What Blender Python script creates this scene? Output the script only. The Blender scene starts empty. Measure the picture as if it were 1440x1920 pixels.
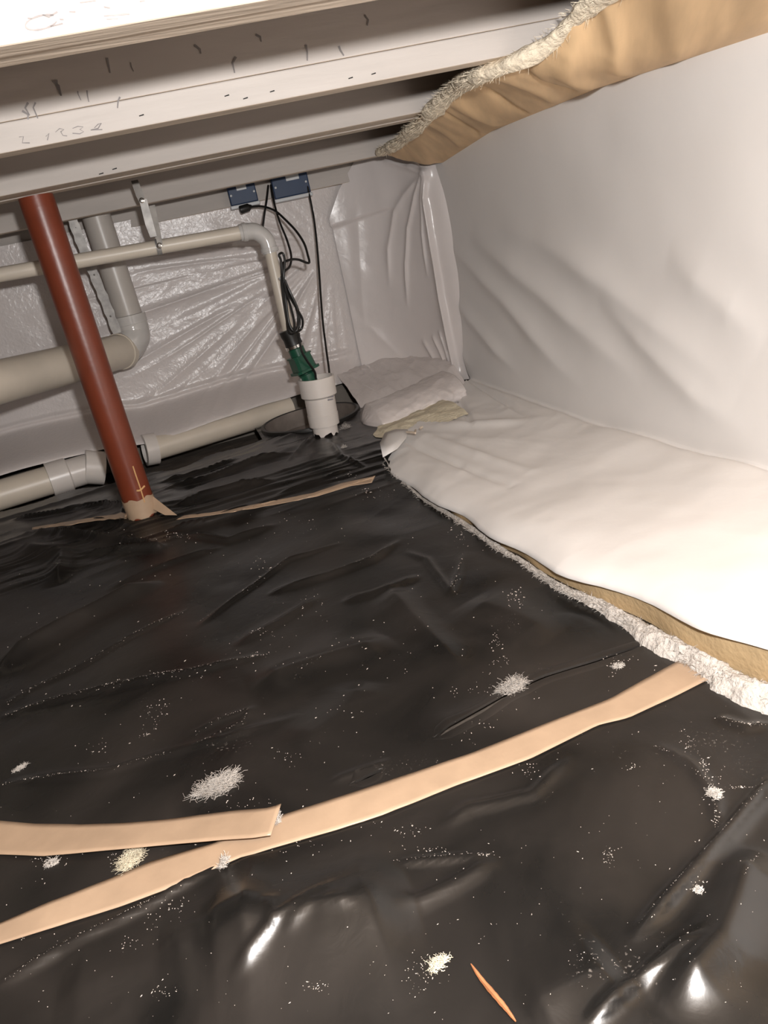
import bpy, math, random
import numpy as np
from math import radians, sin, cos, pi
from mathutils import Vector, Matrix
random.seed(7)
S = bpy.context.scene
COL = S.collection

# ------------------------------------------------------------------ camera
FPX = 1442.0
YAW, PITCH, ROLL, CAM_H = radians(12.1), radians(20.5), radians(12.3), 0.76
_r0 = np.array([cos(YAW), -sin(YAW), 0.0])
_F = np.array([sin(YAW)*cos(PITCH), cos(YAW)*cos(PITCH), -sin(PITCH)])
_u0 = np.cross(_r0, _F)
_v = cos(ROLL)*_u0 + sin(ROLL)*_r0
_u = cos(ROLL)*_r0 - sin(ROLL)*_u0
_C = np.array([0, 0, CAM_H])
cam = bpy.data.cameras.new('camera')
cam.sensor_fit = 'VERTICAL'; cam.sensor_height = 36.0; cam.lens = FPX/1920*36.0
cam.clip_start = 0.02
cam_o = bpy.data.objects.new('camera', cam); COL.objects.link(cam_o)
m = Matrix.Identity(4)
for i in range(3):
    m[i][0], m[i][1], m[i][2], m[i][3] = _u[i], _v[i], -_F[i], _C[i]
cam_o.matrix_world = m
S.camera = cam_o

# ------------------------------------------------------------------ world, lights, exposure
w = bpy.data.worlds.new('world'); S.world = w; w.use_nodes = True
w.node_tree.nodes['Background'].inputs[0].default_value = (1.0, 0.93, 0.86, 1)
w.node_tree.nodes['Background'].inputs[1].default_value = 0.0

def light(name, kind, loc, energy, color, **kw):
    l = bpy.data.lights.new(name, kind); l.energy = energy; l.color = color
    for k, v in kw.items(): setattr(l, k, v)
    o = bpy.data.objects.new(name, l); o.location = loc; COL.objects.link(o)
    return o
head_lamp = light('head_lamp_offscreen', 'POINT', (0.11, -0.03, 0.887), 80.0, (1.0, 0.975, 0.955), shadow_soft_size=0.028)
S.view_settings.view_transform = 'Standard'
S.view_settings.look = 'None'
S.view_settings.gamma = 1.0
S.view_settings.use_curve_mapping = False
S.view_settings.exposure = 0.85

# ------------------------------------------------------------------ helpers
def hit(px, py, ax, val):
    d = _F*FPX + _u*(px-720) + _v*(960-py)
    t = (val-_C[ax])/d[ax]
    return _C + t*d
def atY(px, py, y): return hit(px, py, 1, y)
def atX(px, py, x): return hit(px, py, 0, x)
def atZ(px, py, z=0.0): return hit(px, py, 2, z)

def tag(o, label=None, cat=None, group=None, kind=None):
    if label: o['label'] = label
    if cat: o['category'] = cat
    if group: o['group'] = group
    if kind: o['kind'] = kind
    return o
def thing(name, loc, label, cat, group=None):
    o = bpy.data.objects.new(name, None); o.location = Vector([float(a) for a in loc]); COL.objects.link(o)
    o.empty_display_size = 0.05
    return tag(o, label, cat, group)
def mesh_obj(name, verts, faces, mat, parent=None, smooth=True, origin=None):
    verts = np.asarray(verts, float)
    off = np.zeros(3)
    if parent is not None:
        p = parent
        while p is not None:
            off = off + np.array(p.location); p = p.parent
        me_v = verts - off
    else:
        if origin is None:
            lo, hi = verts.min(0), verts.max(0)
            origin = np.array([(lo[0]+hi[0])/2, (lo[1]+hi[1])/2, lo[2]])
        off = np.asarray(origin, float); me_v = verts - off
    me = bpy.data.meshes.new(name)
    me.from_pydata(me_v.tolist(), [], [tuple(int(i) for i in f) for f in faces])
    me.validate()
    me.update()
    if smooth: me.polygons.foreach_set('use_smooth', [True]*len(me.polygons))
    if smooth and len(me.polygons) < 3500: me.set_sharp_from_angle(angle=radians(38))
    if mat: me.materials.append(mat)
    o = bpy.data.objects.new(name, me); COL.objects.link(o)
    if parent is not None: o.parent = parent
    else: o.location = Vector(off.tolist())
    return o
def join(*parts):
    V, Fc, n = [], [], 0
    for v, f in parts:
        V += [tuple(map(float, a)) for a in v]; Fc += [tuple(int(i)+n for i in q) for q in f]; n += len(v)
    return V, Fc
def box(x0, x1, y0, y1, z0, z1, b=0.0):
    """box with chamfered edges b"""
    if b <= 0:
        v = [(x, y, z) for x in (x0, x1) for y in (y0, y1) for z in (z0, z1)]
        f = [(0,1,3,2),(4,6,7,5),(0,4,5,1),(2,3,7,6),(0,2,6,4),(1,5,7,3)]
        return v, f
    import bmesh
    bm = bmesh.new(); bmesh.ops.create_cube(bm, size=1)
    for v in bm.verts:
        v.co = Vector((x0 if v.co.x < 0 else x1, y0 if v.co.y < 0 else y1, z0 if v.co.z < 0 else z1))
    bmesh.ops.bevel(bm, geom=bm.edges[:], offset=b, segments=2, affect='EDGES', profile=0.5)
    bm.verts.index_update()
    v = [tuple(a.co) for a in bm.verts]; f = [[c.index for c in q.verts] for q in bm.faces]
    bm.free(); return v, f
def xform(vf, rotz=0.0, loc=(0,0,0), rot=None):
    v, f = vf
    R = (Matrix.Rotation(rotz, 3, 'Z') if rot is None else rot)
    return [tuple(R @ Vector(a) + Vector([float(q) for q in loc])) for a in v], f
def smooth_path(pts, n=8):
    pts = [np.asarray(p, float) for p in pts]
    P = [2*pts[0]-pts[1]] + pts + [2*pts[-1]-pts[-2]]
    out = []
    for i in range(1, len(P)-2):
        for k in range(n):
            t = k/n; a, b, c, d = P[i-1], P[i], P[i+1], P[i+2]
            out.append(0.5*((2*b)+(c-a)*t+(2*a-5*b+4*c-d)*t*t+(3*b-a-3*c+d)*t**3))
    out.append(pts[-1]); return out
def tube(pts, r, n=10, cap=True):
    pts = [Vector([float(a) for a in p]) for p in pts]
    rr = r if hasattr(r, '__len__') else [r]*len(pts)
    V, Fc = [], []
    t0 = (pts[1]-pts[0]).normalized()
    up = Vector((0,0,1)) if abs(t0.z) < 0.9 else Vector((1,0,0))
    nrm = t0.cross(up).normalized()
    for i, p in enumerate(pts):
        a = pts[max(i-1,0)]; b = pts[min(i+1,len(pts)-1)]
        t = (b-a); t = t.normalized() if t.length > 1e-9 else t0
        nrm = (nrm - t*nrm.dot(t)); nrm = nrm.normalized() if nrm.length > 1e-9 else t.orthogonal().normalized()
        bi = t.cross(nrm)
        for k in range(n):
            a_ = 2*pi*k/n
            V.append(tuple(p + (nrm*cos(a_)+bi*sin(a_))*rr[i]))
    for i in range(len(pts)-1):
        for k in range(n):
            k2 = (k+1) % n
            Fc.append((i*n+k, i*n+k2, (i+1)*n+k2, (i+1)*n+k))
    if cap:
        Fc.append(tuple(range(n))[::-1]); Fc.append(tuple((len(pts)-1)*n+k for k in range(n)))
    return V, Fc
def lathe(prof, base, axis=(0,0,1), n=32, jag=None):
    """profile of (radius, distance along axis)"""
    ax = Vector([float(a) for a in axis]).normalized(); u = ax.orthogonal().normalized(); v = ax.cross(u)
    base = Vector([float(a) for a in base]); V, Fc = [], []
    for i, (r, h) in enumerate(prof):
        for k in range(n):
            a = 2*pi*k/n; hh = h + (jag(k, i) if jag else 0)
            V.append(tuple(base + ax*hh + (u*cos(a)+v*sin(a))*r))
    for i in range(len(prof)-1):
        for k in range(n):
            k2 = (k+1) % n
            Fc.append((i*n+k, i*n+k2, (i+1)*n+k2, (i+1)*n+k))
    return V, Fc
def grid_faces(nu, nv, keep=None):
    f = []
    for i in range(nu-1):
        for j in range(nv-1):
            q = (i*nv+j, (i+1)*nv+j, (i+1)*nv+j+1, i*nv+j+1)
            if keep is None or keep(q): f.append(q)
    return f
def solidify(o, t, off=-1.0):
    md = o.modifiers.new('thickness', 'SOLIDIFY'); md.thickness = t; md.offset = off
    return o

# numpy value noise
_rng = np.random.RandomState(11)
_TAB = _rng.rand(256, 256)
def vnoise(x, y):
    xi = np.floor(x).astype(int); yi = np.floor(y).astype(int); fx = x-xi; fy = y-yi
    fx = fx*fx*fx*(fx*(fx*6-15)+10); fy = fy*fy*fy*(fy*(fy*6-15)+10)
    a = _TAB[xi % 256, yi % 256]; b = _TAB[(xi+1) % 256, yi % 256]
    c = _TAB[xi % 256, (yi+1) % 256]; d = _TAB[(xi+1) % 256, (yi+1) % 256]
    return (a*(1-fx)+b*fx)*(1-fy)+(c*(1-fx)+d*fx)*fy
def fbm(x, y, o=4):
    s = 0; a = 0.5
    for i in range(o):
        s = s + a*vnoise(x*2**i+17.3*i, y*2**i+5.1*i); a *= 0.5
    return s
def ridged(x, y, o=3):
    s = 0; a = 0.5
    for i in range(o):
        n = 1-np.abs(2*vnoise(x*2**i+31.7*i, y*2**i+9.9*i)-1); s = s + a*n**3; a *= 0.5
    return s
def fold_amp(A, B, P, wd, k=1.6):
    """soft ridge of half width wd along the polyline P in the (A, B) plane, fading at both ends"""
    best = np.full(A.shape, 9.0); tt = np.zeros(A.shape)
    sg = np.diff(P, axis=0); L = np.hypot(sg[:, 0], sg[:, 1]); cu = np.concatenate([[0], np.cumsum(L)])
    for i in range(len(sg)):
        t = np.clip(((A-P[i, 0])*sg[i, 0]+(B-P[i, 1])*sg[i, 1])/(L[i]**2+1e-12), 0, 1)
        d = np.hypot(A-P[i, 0]-t*sg[i, 0], B-P[i, 1]-t*sg[i, 1]); b = d < best
        best = np.where(b, d, best); tt = np.where(b, (cu[i]+t*L[i])/cu[-1], tt)
    return np.clip(np.minimum(tt, 1-tt)*3+.02, 0, 1)*np.exp(-(best/wd)**k)
def sstep(a, b, x):
    t = np.clip((x-a)/(b-a), 0, 1); return t*t*(3-2*t)

# ------------------------------------------------------------------ materials
def new_mat(name):
    mt = bpy.data.materials.new(name); mt.use_nodes = True
    nt = mt.node_tree; b = nt.nodes['Principled BSDF']
    return mt, nt, b
def nd(nt, kind, **kw):
    n = nt.nodes.new(kind)
    for k, v in kw.items(): setattr(n, k, v)
    return n
def simple(name, col, rough=0.5, metal=0.0, var=0.12, scale=12.0, bump=0.0, bscale=60.0, coat=0.0, stretch=None, spec=None):
    mt, nt, b = new_mat(name)
    tc = nd(nt, 'ShaderNodeTexCoord')
    mp = nd(nt, 'ShaderNodeMapping'); nt.links.new(tc.outputs['Object'], mp.inputs[0])
    if stretch: mp.inputs['Scale'].default_value = stretch
    nz = nd(nt, 'ShaderNodeTexNoise'); nz.inputs['Scale'].default_value = scale; nz.inputs['Detail'].default_value = 5
    nt.links.new(mp.outputs[0], nz.inputs['Vector'])
    cr = nd(nt, 'ShaderNodeValToRGB')
    c0 = [max(0, c*(1-var)) for c in col]; c1 = [min(1, c*(1+var)) for c in col]
    cr.color_ramp.elements[0].color = (*c0, 1); cr.color_ramp.elements[1].color = (*c1, 1)
    cr.color_ramp.elements[0].position = 0.3; cr.color_ramp.elements[1].position = 0.7
    nt.links.new(nz.outputs['Fac'], cr.inputs[0]); nt.links.new(cr.outputs[0], b.inputs['Base Color'])
    b.inputs['Roughness'].default_value = rough; b.inputs['Metallic'].default_value = metal
    if spec is not None: b.inputs['Specular IOR Level'].default_value = spec
    if coat: b.inputs['Coat Weight'].default_value = coat; b.inputs['Coat Roughness'].default_value = 0.15
    if bump:
        n2 = nd(nt, 'ShaderNodeTexNoise'); n2.inputs['Scale'].default_value = bscale; n2.inputs['Detail'].default_value = 4
        nt.links.new(mp.outputs[0], n2.inputs['Vector'])
        bp = nd(nt, 'ShaderNodeBump'); bp.inputs['Strength'].default_value = bump; bp.inputs['Distance'].default_value = 0.01
        nt.links.new(n2.outputs['Fac'], bp.inputs['Height']); nt.links.new(bp.outputs[0], b.inputs['Normal'])
    return mt

def film_black():
    mt, nt, b = new_mat('black_polythene')
    tc = nd(nt, 'ShaderNodeTexCoord')
    geo = nd(nt, 'ShaderNodeNewGeometry')
    n1 = nd(nt, 'ShaderNodeTexNoise'); n1.inputs['Scale'].default_value = 3.2; n1.inputs['Detail'].default_value = 6; n1.inputs['Distortion'].default_value = 0.8
    nt.links.new(geo.outputs['Position'], n1.inputs['Vector'])
    cr = nd(nt, 'ShaderNodeValToRGB')
    cr.color_ramp.elements[0].position = 0.36; cr.color_ramp.elements[0].color = (0.007, 0.0068, 0.0065, 1)
    cr.color_ramp.elements[1].position = 0.72; cr.color_ramp.elements[1].color = (0.026, 0.022, 0.0195, 1)
    nt.links.new(n1.outputs['Fac'], cr.inputs[0])
    # pale specks of dust
    n3 = nd(nt, 'ShaderNodeTexNoise'); n3.inputs['Scale'].default_value = 230; n3.inputs['Detail'].default_value = 2
    nt.links.new(geo.outputs['Position'], n3.inputs['Vector'])
    n4 = nd(nt, 'ShaderNodeTexNoise'); n4.inputs['Scale'].default_value = 6; n4.inputs['Detail'].default_value = 4
    nt.links.new(geo.outputs['Position'], n4.inputs['Vector'])
    mu = nd(nt, 'ShaderNodeMath', operation='MULTIPLY'); nt.links.new(n3.outputs['Fac'], mu.inputs[0]); nt.links.new(n4.outputs['Fac'], mu.inputs[1])
    r2 = nd(nt, 'ShaderNodeMapRange'); r2.inputs['From Min'].default_value = 0.42; r2.inputs['From Max'].default_value = 0.52; r2.inputs['To Max'].default_value = 0.35
    nt.links.new(mu.outputs[0], r2.inputs['Value'])
    mx = nd(nt, 'ShaderNodeMix', data_type='RGBA')
    nt.links.new(r2.outputs[0], mx.inputs['Factor']); nt.links.new(cr.outputs[0], mx.inputs['A']); mx.inputs['B'].default_value = (0.35, 0.31, 0.28, 1)
    nt.links.new(mx.outputs['Result'], b.inputs['Base Color'])
    rr = nd(nt, 'ShaderNodeMapRange'); rr.inputs['From Min'].default_value = 0.3; rr.inputs['From Max'].default_value = 0.75
    rr.inputs['To Min'].default_value = 0.22; rr.inputs['To Max'].default_value = 0.44
    nt.links.new(n1.outputs['Fac'], rr.inputs['Value']); nt.links.new(rr.outputs[0], b.inputs['Roughness'])
    n5 = nd(nt, 'ShaderNodeTexNoise'); n5.inputs['Scale'].default_value = 22; n5.inputs['Detail'].default_value = 5; n5.inputs['Distortion'].default_value = 1.2
    nt.links.new(geo.outputs['Position'], n5.inputs['Vector'])
    bp = nd(nt, 'ShaderNodeBump'); bp.inputs['Strength'].default_value = 0.06; bp.inputs['Distance'].default_value = 0.010
    nt.links.new(n5.outputs['Fac'], bp.inputs['Height']); nt.links.new(bp.outputs[0], b.inputs['Normal'])
    b.inputs['IOR'].default_value = 1.5
    return mt
def film_white(name, col, rough, bump, bscale, trans=0.0):
    mt, nt, b = new_mat(name)
    geo = nd(nt, 'ShaderNodeNewGeometry')
    n1 = nd(nt, 'ShaderNodeTexNoise'); n1.inputs['Scale'].default_value = 2.5; n1.inputs['Detail'].default_value = 4
    nt.links.new(geo.outputs['Position'], n1.inputs['Vector'])
    cr = nd(nt, 'ShaderNodeValToRGB'); cr.color_ramp.elements[0].position = 0.3; cr.color_ramp.elements[1].position = 0.7
    cr.color_ramp.elements[0].color = (*[c*0.93 for c in col], 1); cr.color_ramp.elements[1].color = (*col, 1)
    nt.links.new(n1.outputs['Fac'], cr.inputs[0]); nt.links.new(cr.outputs[0], b.inputs['Base Color'])
    b.inputs['Roughness'].default_value = rough
    n2 = nd(nt, 'ShaderNodeTexNoise'); n2.inputs['Scale'].default_value = bscale; n2.inputs['Detail'].default_value = 4; n2.inputs['Distortion'].default_value = 0.6
    nt.links.new(geo.outputs['Position'], n2.inputs['Vector'])
    bp = nd(nt, 'ShaderNodeBump'); bp.inputs['Strength'].default_value = bump; bp.inputs['Distance'].default_value = 0.006
    nt.links.new(n2.outputs['Fac'], bp.inputs['Height']); nt.links.new(bp.outputs[0], b.inputs['Normal'])
    return mt

M = {}
M['black'] = film_black()
M['sheet'] = film_white('white_polythene', (0.70, 0.645, 0.625), 0.26, 0.30, 70)
M['corner'] = film_white('clear_polythene', (0.70, 0.645, 0.625), 0.24, 0.12, 30)
M['facing'] = film_white('white_vinyl_facing', (0.80, 0.775, 0.755), 0.5, 0.06, 45)
M['wood'] = simple('whitewashed_timber', (0.47, 0.425, 0.39), 0.62, var=0.10, scale=7, bump=0.18, bscale=26, stretch=(0.25, 1, 1.6))
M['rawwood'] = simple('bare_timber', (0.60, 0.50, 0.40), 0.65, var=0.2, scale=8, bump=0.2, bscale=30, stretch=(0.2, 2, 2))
M['rim'] = simple('red_brown_rim_board', (0.16, 0.075, 0.05), 0.7, var=0.25, scale=5, stretch=(1, .2, 2))
M['concrete'] = simple('concrete', (0.20, 0.175, 0.15), 0.85, var=0.15, scale=9, bump=0.3)
M['earth'] = simple('packed_earth', (0.12, 0.095, 0.075), 0.95, var=0.3, scale=15, bump=0.5)
M['deck'] = simple('subfloor_boards', (0.30, 0.22, 0.155), 0.7, var=0.15, scale=6, stretch=(1, .2, 1))
M['amber'] = simple('amber_glass_wool', (0.70, 0.48, 0.27), 0.6, var=0.16, scale=7, bump=0.10, bscale=12, stretch=(.4, 3.0, .4))
_mp = [n for n in M['amber'].node_tree.nodes if n.bl_idname == 'ShaderNodeMapping'][0]
_mp.vector_type = 'TEXTURE'; _mp.inputs['Rotation'].default_value = (0, 0, radians(59)); _mp.inputs['Scale'].default_value = (2.5, .33, 1.5)
M['wool'] = simple('white_glass_wool', (0.52, 0.48, 0.44), 0.9, var=0.12, scale=60, bump=0.6, bscale=140)
M['wooltop'] = simple('cream_glass_wool', (0.76, 0.66, 0.51), 0.9, var=0.12, scale=60, bump=0.5, bscale=120)
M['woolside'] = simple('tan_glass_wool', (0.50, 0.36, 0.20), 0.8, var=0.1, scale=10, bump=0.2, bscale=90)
M['yellow'] = simple('yellow_glass_wool', (0.70, 0.63, 0.48), 0.85, var=0.12, scale=25, bump=0.5, bscale=90)
M['tape'] = simple('tan_tape', (0.40, 0.285, 0.195), 0.42, var=0.07, scale=22, bump=0.10, bscale=30)
M['tapedim'] = M['tape']
M['post'] = simple('red_oxide_paint', (0.165, 0.034, 0.0145), 0.36, var=0.10, scale=14, bump=0.04)
M['drip'] = simple('cream_drip', (0.62, 0.36, 0.16), 0.5)
M['pvc'] = simple('beige_pvc', (0.66, 0.585, 0.49), 0.38, var=0.05, scale=9)
M['pvcgrey'] = simple('grey_pvc', (0.50, 0.46, 0.42), 0.34, var=0.05, scale=9)
M['pvcwhite'] = simple('white_pvc', (0.68, 0.63, 0.59), 0.3, var=0.05, scale=9)
M['elbow'] = simple('clear_grey_fitting', (0.56, 0.535, 0.51), 0.16, var=0.08, scale=20)
M['metal'] = simple('galvanised_steel', (0.34, 0.325, 0.31), 0.5, metal=0.35, var=0.25, scale=40)
M['darkmetal'] = simple('dull_steel', (0.10, 0.09, 0.08), 0.45, metal=0.6, var=0.2, scale=40)
M['chrome'] = simple('bright_steel', (0.8, 0.78, 0.75), 0.15, metal=1.0, var=0.05)
M['rubber'] = simple('black_rubber', (0.012, 0.011, 0.010), 0.42, var=0.2)
M['void'] = simple('dark_gap', (0.004, 0.004, 0.004), 0.9, var=0.1)
M['green'] = simple('green_plastic', (0.012, 0.075, 0.043), 0.3, var=0.12)
M['blue'] = simple('blue_plastic', (0.004, 0.026, 0.080), 0.5, var=0.1)
M['boxwhite'] = simple('pale_plastic', (0.55, 0.56, 0.57), 0.4, var=0.05)
M['ink'] = simple('grey_ink', (0.21, 0.19, 0.185), 0.7, var=0.2, scale=40)
M['print'] = simple('grey_print', (0.30, 0.29, 0.31), 0.6)
M['basin'] = simple('basin_liner', (0.20, 0.17, 0.15), 0.25, var=0.3, scale=10, bump=0.2, bscale=14)
M['rust'] = simple('rusty_splinter', (0.34, 0.135, 0.055), 0.7, var=0.25, scale=60)
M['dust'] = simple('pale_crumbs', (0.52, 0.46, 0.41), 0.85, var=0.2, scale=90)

# ------------------------------------------------------------------ the heights of the black film
def floor_base(x, y):
    x = np.asarray(x, float); y = np.asarray(y, float)
    h = 0.055*sstep(1.95, 2.55, y)
    h = h + 0.016*np.exp(-(((x-0.44)/0.28)**2+((y-3.06)/0.24)**2)**2)
    h = h + 0.02*np.exp(-((x+0.235)**2+(y-2.41)**2)/0.10**2)
    return h
def on_floor(px, py):
    z = 0.0
    for _ in range(6):
        p = atZ(px, py, z); z = float(floor_base(p[0], p[1]))
    return p
RIDGES = [  # photo polyline, half width, height
 # middle sheet
 ([(-20,1272),(120,1192),(230,1132),(300,1092)], .030, .038),
 ([(10,1320),(150,1255),(250,1200),(350,1145)], .012, .008),
 ([(0,1345),(150,1310),(290,1275),(400,1255),(500,1232)], .014, .013),
 ([(370,1180),(430,1132),(490,1090),(540,1055),(640,1022)], .010, .010),
 ([(500,1115),(620,1080),(700,1050),(750,1015)], .018, .014),
 ([(440,1215),(520,1172),(600,1120)], .020, .010),
 ([(350,1380),(420,1350),(470,1335),(462,1356),(360,1408)], .007, .006),
 ([(470,1300),(560,1262),(680,1225),(730,1198)], .045, .020),
 ([(560,1420),(640,1350),(690,1280)], .05, .010),
 ([(720,1100),(790,1180),(870,1260)], .030, .016),
 ([(760,1035),(800,1050),(830,1090),(846,1112),(858,1085),(868,1040)], .012, .008),
 ([(0,1475),(200,1450),(400,1395),(560,1350)], .016, .008),
 ([(620,1480),(680,1455),(740,1432)], .008, .006),
 ([(640,1130),(720,1110),(790,1080)], .020, .010),
 ([(30,1030),(120,1040),(110,1100)], .030, .020),
 ([(200,1110),(320,1060),(420,1030)], .020, .012),
 ([(880,1130),(960,1160),(1040,1200)], .05, .012),
 ([(800,1365),(900,1335),(990,1300)], .03, .006),
 # far sheet
 ([(300,925),(390,905),(480,868),(560,850)], .016, .022),
 ([(320,955),(380,935),(450,915),(520,905)], .018, .022),
 ([(310,995),(390,985),(470,960),(500,955)], .014, .024),
 ([(350,1005),(430,1020),(520,990)], .018, .016),
 ([(40,1000),(140,1005),(220,1012),(300,1030),(200,1035),(130,1040)], .016, .026),
 ([(120,985),(190,985),(235,985),(238,955),(200,948),(120,960)], .012, .022),
 ([(20,975),(110,962),(200,940)], .014, .018),
 ([(300,905),(380,885),(450,860)], .012, .018),
 ([(540,870),(575,835),(590,815)], .012, .012),
 ([(620,830),(640,860),(690,880)], .012, .010),
 ([(520,930),(600,905),(660,880)], .014, .012),
 # near sheet
 ([(-20,1860),(120,1785),(230,1735),(300,1700),(430,1622)], .010, .012),
 ([(440,1865),(530,1775),(640,1690)], .008, .008),
 ([(518,1715),(532,1785)], .006, .006),
 ([(540,1792),(600,1742),(690,1735)], .012, .006),
 ([(300,1800),(420,1745),(520,1715)], .05, .014),
 ([(400,1800),(560,1755),(690,1705),(780,1680)], .12, .014),
 ([(330,1815),(430,1785),(520,1757),(620,1745),(700,1722),(780,1690)], .065, .026),
 ([(1090,1940),(1210,1838),(1290,1785),(1330,1760)], .010, .012),
 ([(1180,1770),(1240,1710),(1320,1625),(1400,1530),(1470,1450)], .014, .018),
 ([(1250,1900),(1360,1780),(1390,1700),(1420,1600)], .030, .026),
 ([(740,1720),(850,1665),(935,1612)], .018, .010),
 ([(740,1625),(830,1615),(920,1608)], .010, .008),
 ([(820,1560),(880,1520),(1000,1490),(1070,1420)], .020, .010),
 ([(980,1900),(1080,1850),(1160,1810)], .04, .012),
 ([(1230,1400),(1300,1440),(1340,1500),(1350,1560)], .008, .007),
 ([(1340,1350),(1400,1370),(1450,1365)], .008, .006),
 ([(100,1880),(250,1830),(380,1790)], .06, .012),
]
_R = []
for poly, rw, rh in RIDGES:
    _R.append((np.array([on_floor(*q)[:2] for q in poly]), rw if rw > .02 else max(.0065, rw*.65), rh*.85 if rw > .02 else rh*.75))
def H(x, y):
    x = np.asarray(x, float); y = np.asarray(y, float)
    h = floor_base(x, y) + 0.004
    far = sstep(2.1, 2.5, y)
    h = h + 0.020*(fbm(x*3.1+3, y*3.1+8, 3)-0.45)
    h = h + (0.0035+0.014*far)*(ridged(x*1.1+y*0.8+2, y*(2.2+4*far)-x*1.3+5, 2)-0.25)
    h = h + (0.0012+0.003*far)*(fbm(x*14, y*14, 2)-0.45)
    for P, rw, rh in _R:
        pad = rw*3
        ms = (x > P[:,0].min()-pad) & (x < P[:,0].max()+pad) & (y > P[:,1].min()-pad) & (y < P[:,1].max()+pad)
        if not ms.any(): continue
        xs, ys = x[ms], y[ms]
        seg = np.diff(P, axis=0); L = np.hypot(seg[:,0], seg[:,1]); cum = np.concatenate([[0], np.cumsum(L)])
        best = np.full(xs.shape, 9.0); tt = np.zeros(xs.shape)
        for i in range(len(seg)):
            t = np.clip(((xs-P[i,0])*seg[i,0]+(ys-P[i,1])*seg[i,1])/(L[i]**2+1e-12), 0, 1)
            d = np.hypot(xs-P[i,0]-t*seg[i,0], ys-P[i,1]-t*seg[i,1])
            b = d < best
            best = np.where(b, d, best); tt = np.where(b, (cum[i]+t*L[i])/cum[-1], tt)
        amp = np.clip(np.minimum(tt, 1-tt)*5+0.05, 0, 1)
        h[ms] = h[ms] + 1.25*rh*amp*np.exp(-(best/rw)**1.5)
    return np.maximum(h, 0.0)
def H1(x, y): return float(H(np.array([float(x)]), np.array([float(y)]))[0])
def surf(px, py, lift=0.0):
    p = on_floor(px, py); z = H1(p[0], p[1])
    for _ in range(3):
        p = atZ(px, py, z); z = H1(p[0], p[1])
    return np.array([p[0], p[1], z+lift])

# ------------------------------------------------------------------ the setting
def struct(name, vf, mat, smooth=False):
    o = mesh_obj(name, vf[0], vf[1], mat, smooth=smooth); o['kind'] = 'structure'; return o
WX, WY = 1.24, 3.50       # faces of the right and back walls
LX, NY = -3.0, -3.0
struct('floor', box(LX-.1, WX+.2, NY-.1, WY+.2, -0.14, -0.03), M['earth'])
struct('ceiling', box(LX-.1, WX+.2, NY-.1, WY+.2, 1.25, 1.28), M['deck'])
struct('wall_back', box(LX-.1, WX+.2, WY, WY+.12, -0.03, 1.25), M['concrete'])
struct('wall_right', box(WX, WX+.12, NY, WY, -0.03, 0.99), M['concrete'])
struct('trim_1', box(WX, WX+.04, NY, WY, 0.99, 1.25), M['rim'])
struct('wall_left', box(LX-.12, LX, NY, WY, -0.03, 1.25), M['concrete'])
struct('wall_front', box(LX-.1, WX+.2, NY-.12, NY, -0.03, 1.25), M['concrete'])

# black sheets
# front line of the insulation ledge on the floor
YF = np.array([0.0, .55, .79, .886, 1.03, 1.16, 1.28, 1.51, 1.743, 2.0, 2.26, 2.50, 2.70, 2.85, 3.0])
XF = np.array([.80, .73, .667,.645, .632,.615, .583,.568, .557, .53, .515, .545, .60, .64, .70])
SLITS = [([(812,1386),(845,1363),(900,1332),(960,1298),(1010,1273),(1060,1256),(1120,1238),(1180,1218),(1222,1202)], [.0006,.0050,.0055,.0040,.0030,.0028,.0030,.0024,.0006]),
         ([(655,1472),(690,1456),(722,1440)], [.0004,.0026,.0004])]
SLIT_XY = [np.array(smooth_path([surf(x, y) for x, y in pts], 8)) for pts, wd in SLITS]
def slit_dist(X, Y):
    best = np.full(X.shape, 9.0)
    for P in SLIT_XY:
        ms = (X > P[:, 0].min()-.05) & (X < P[:, 0].max()+.05) & (Y > P[:, 1].min()-.05) & (Y < P[:, 1].max()+.05)
        for p in P[6:-6]:
            best[ms] = np.minimum(best[ms], np.hypot(X[ms]-p[0], Y[ms]-p[1]))
    return best
def black_sheet(name, x0, x1, y0, y1, step, label, keep=None, lift=0.0):
    nx = int((x1-x0)/step)+1; ny = int((y1-y0)/step)+1
    X, Y = np.meshgrid(np.linspace(x0, x1, nx), np.linspace(y0, y1, ny), indexing='ij')
    Z = H(X, Y)+lift
    V = np.stack([X.ravel(), Y.ravel(), Z.ravel()], 1)
    kf = None
    if keep is not None:
        ok = keep(X, Y).ravel(); kf = lambda q: all(ok[i] for i in q)
    o = mesh_obj(name, V, grid_faces(nx, ny, kf), M['black'], origin=((x0+x1)/2, (y0+y1)/2, 0))
    return tag(o, label, 'plastic sheet')
def edge_y(x): return 2.95 + 0.025*np.sin(x*9)+0.02*np.sin(x*23+1)+0.04*sstep(-.3, -.9, x)
PIT = (0.44, 3.062)
def keep_far(X, Y):
    wall = Y < np.where(X < 0.22, edge_y(X), 3.2)
    pit = (np.hypot(X-PIT[0], Y-PIT[1]) > 0.193) | (Y < 2.905+0.012*np.sin(X*30))
    side = X < np.where(Y < 2.72, np.interp(Y, YF, XF)+.05, .665)
    return wall & pit & side
def nk(X, Y): return (X < np.interp(Y, YF, XF)+.05) & (slit_dist(X, Y) > .0085)
black_sheet('black_plastic_sheet', -1.5, 0.82, 0.20, 0.885, 0.0055, 'glossy black plastic sheet under the rusty splinter, in front of the wide tan tape', nk)
black_sheet('black_plastic_sheet', -1.6, 0.82, 0.885, 2.36, 0.0058, 'wrinkled black plastic sheet between the wide tan tape and the narrow far tape', nk)
black_sheet('black_plastic_sheet', -1.6, 0.95, 2.36, 3.30, 0.0075, 'rumpled black plastic sheet around the red post foot and the sump pipe', keep_far)

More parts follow.
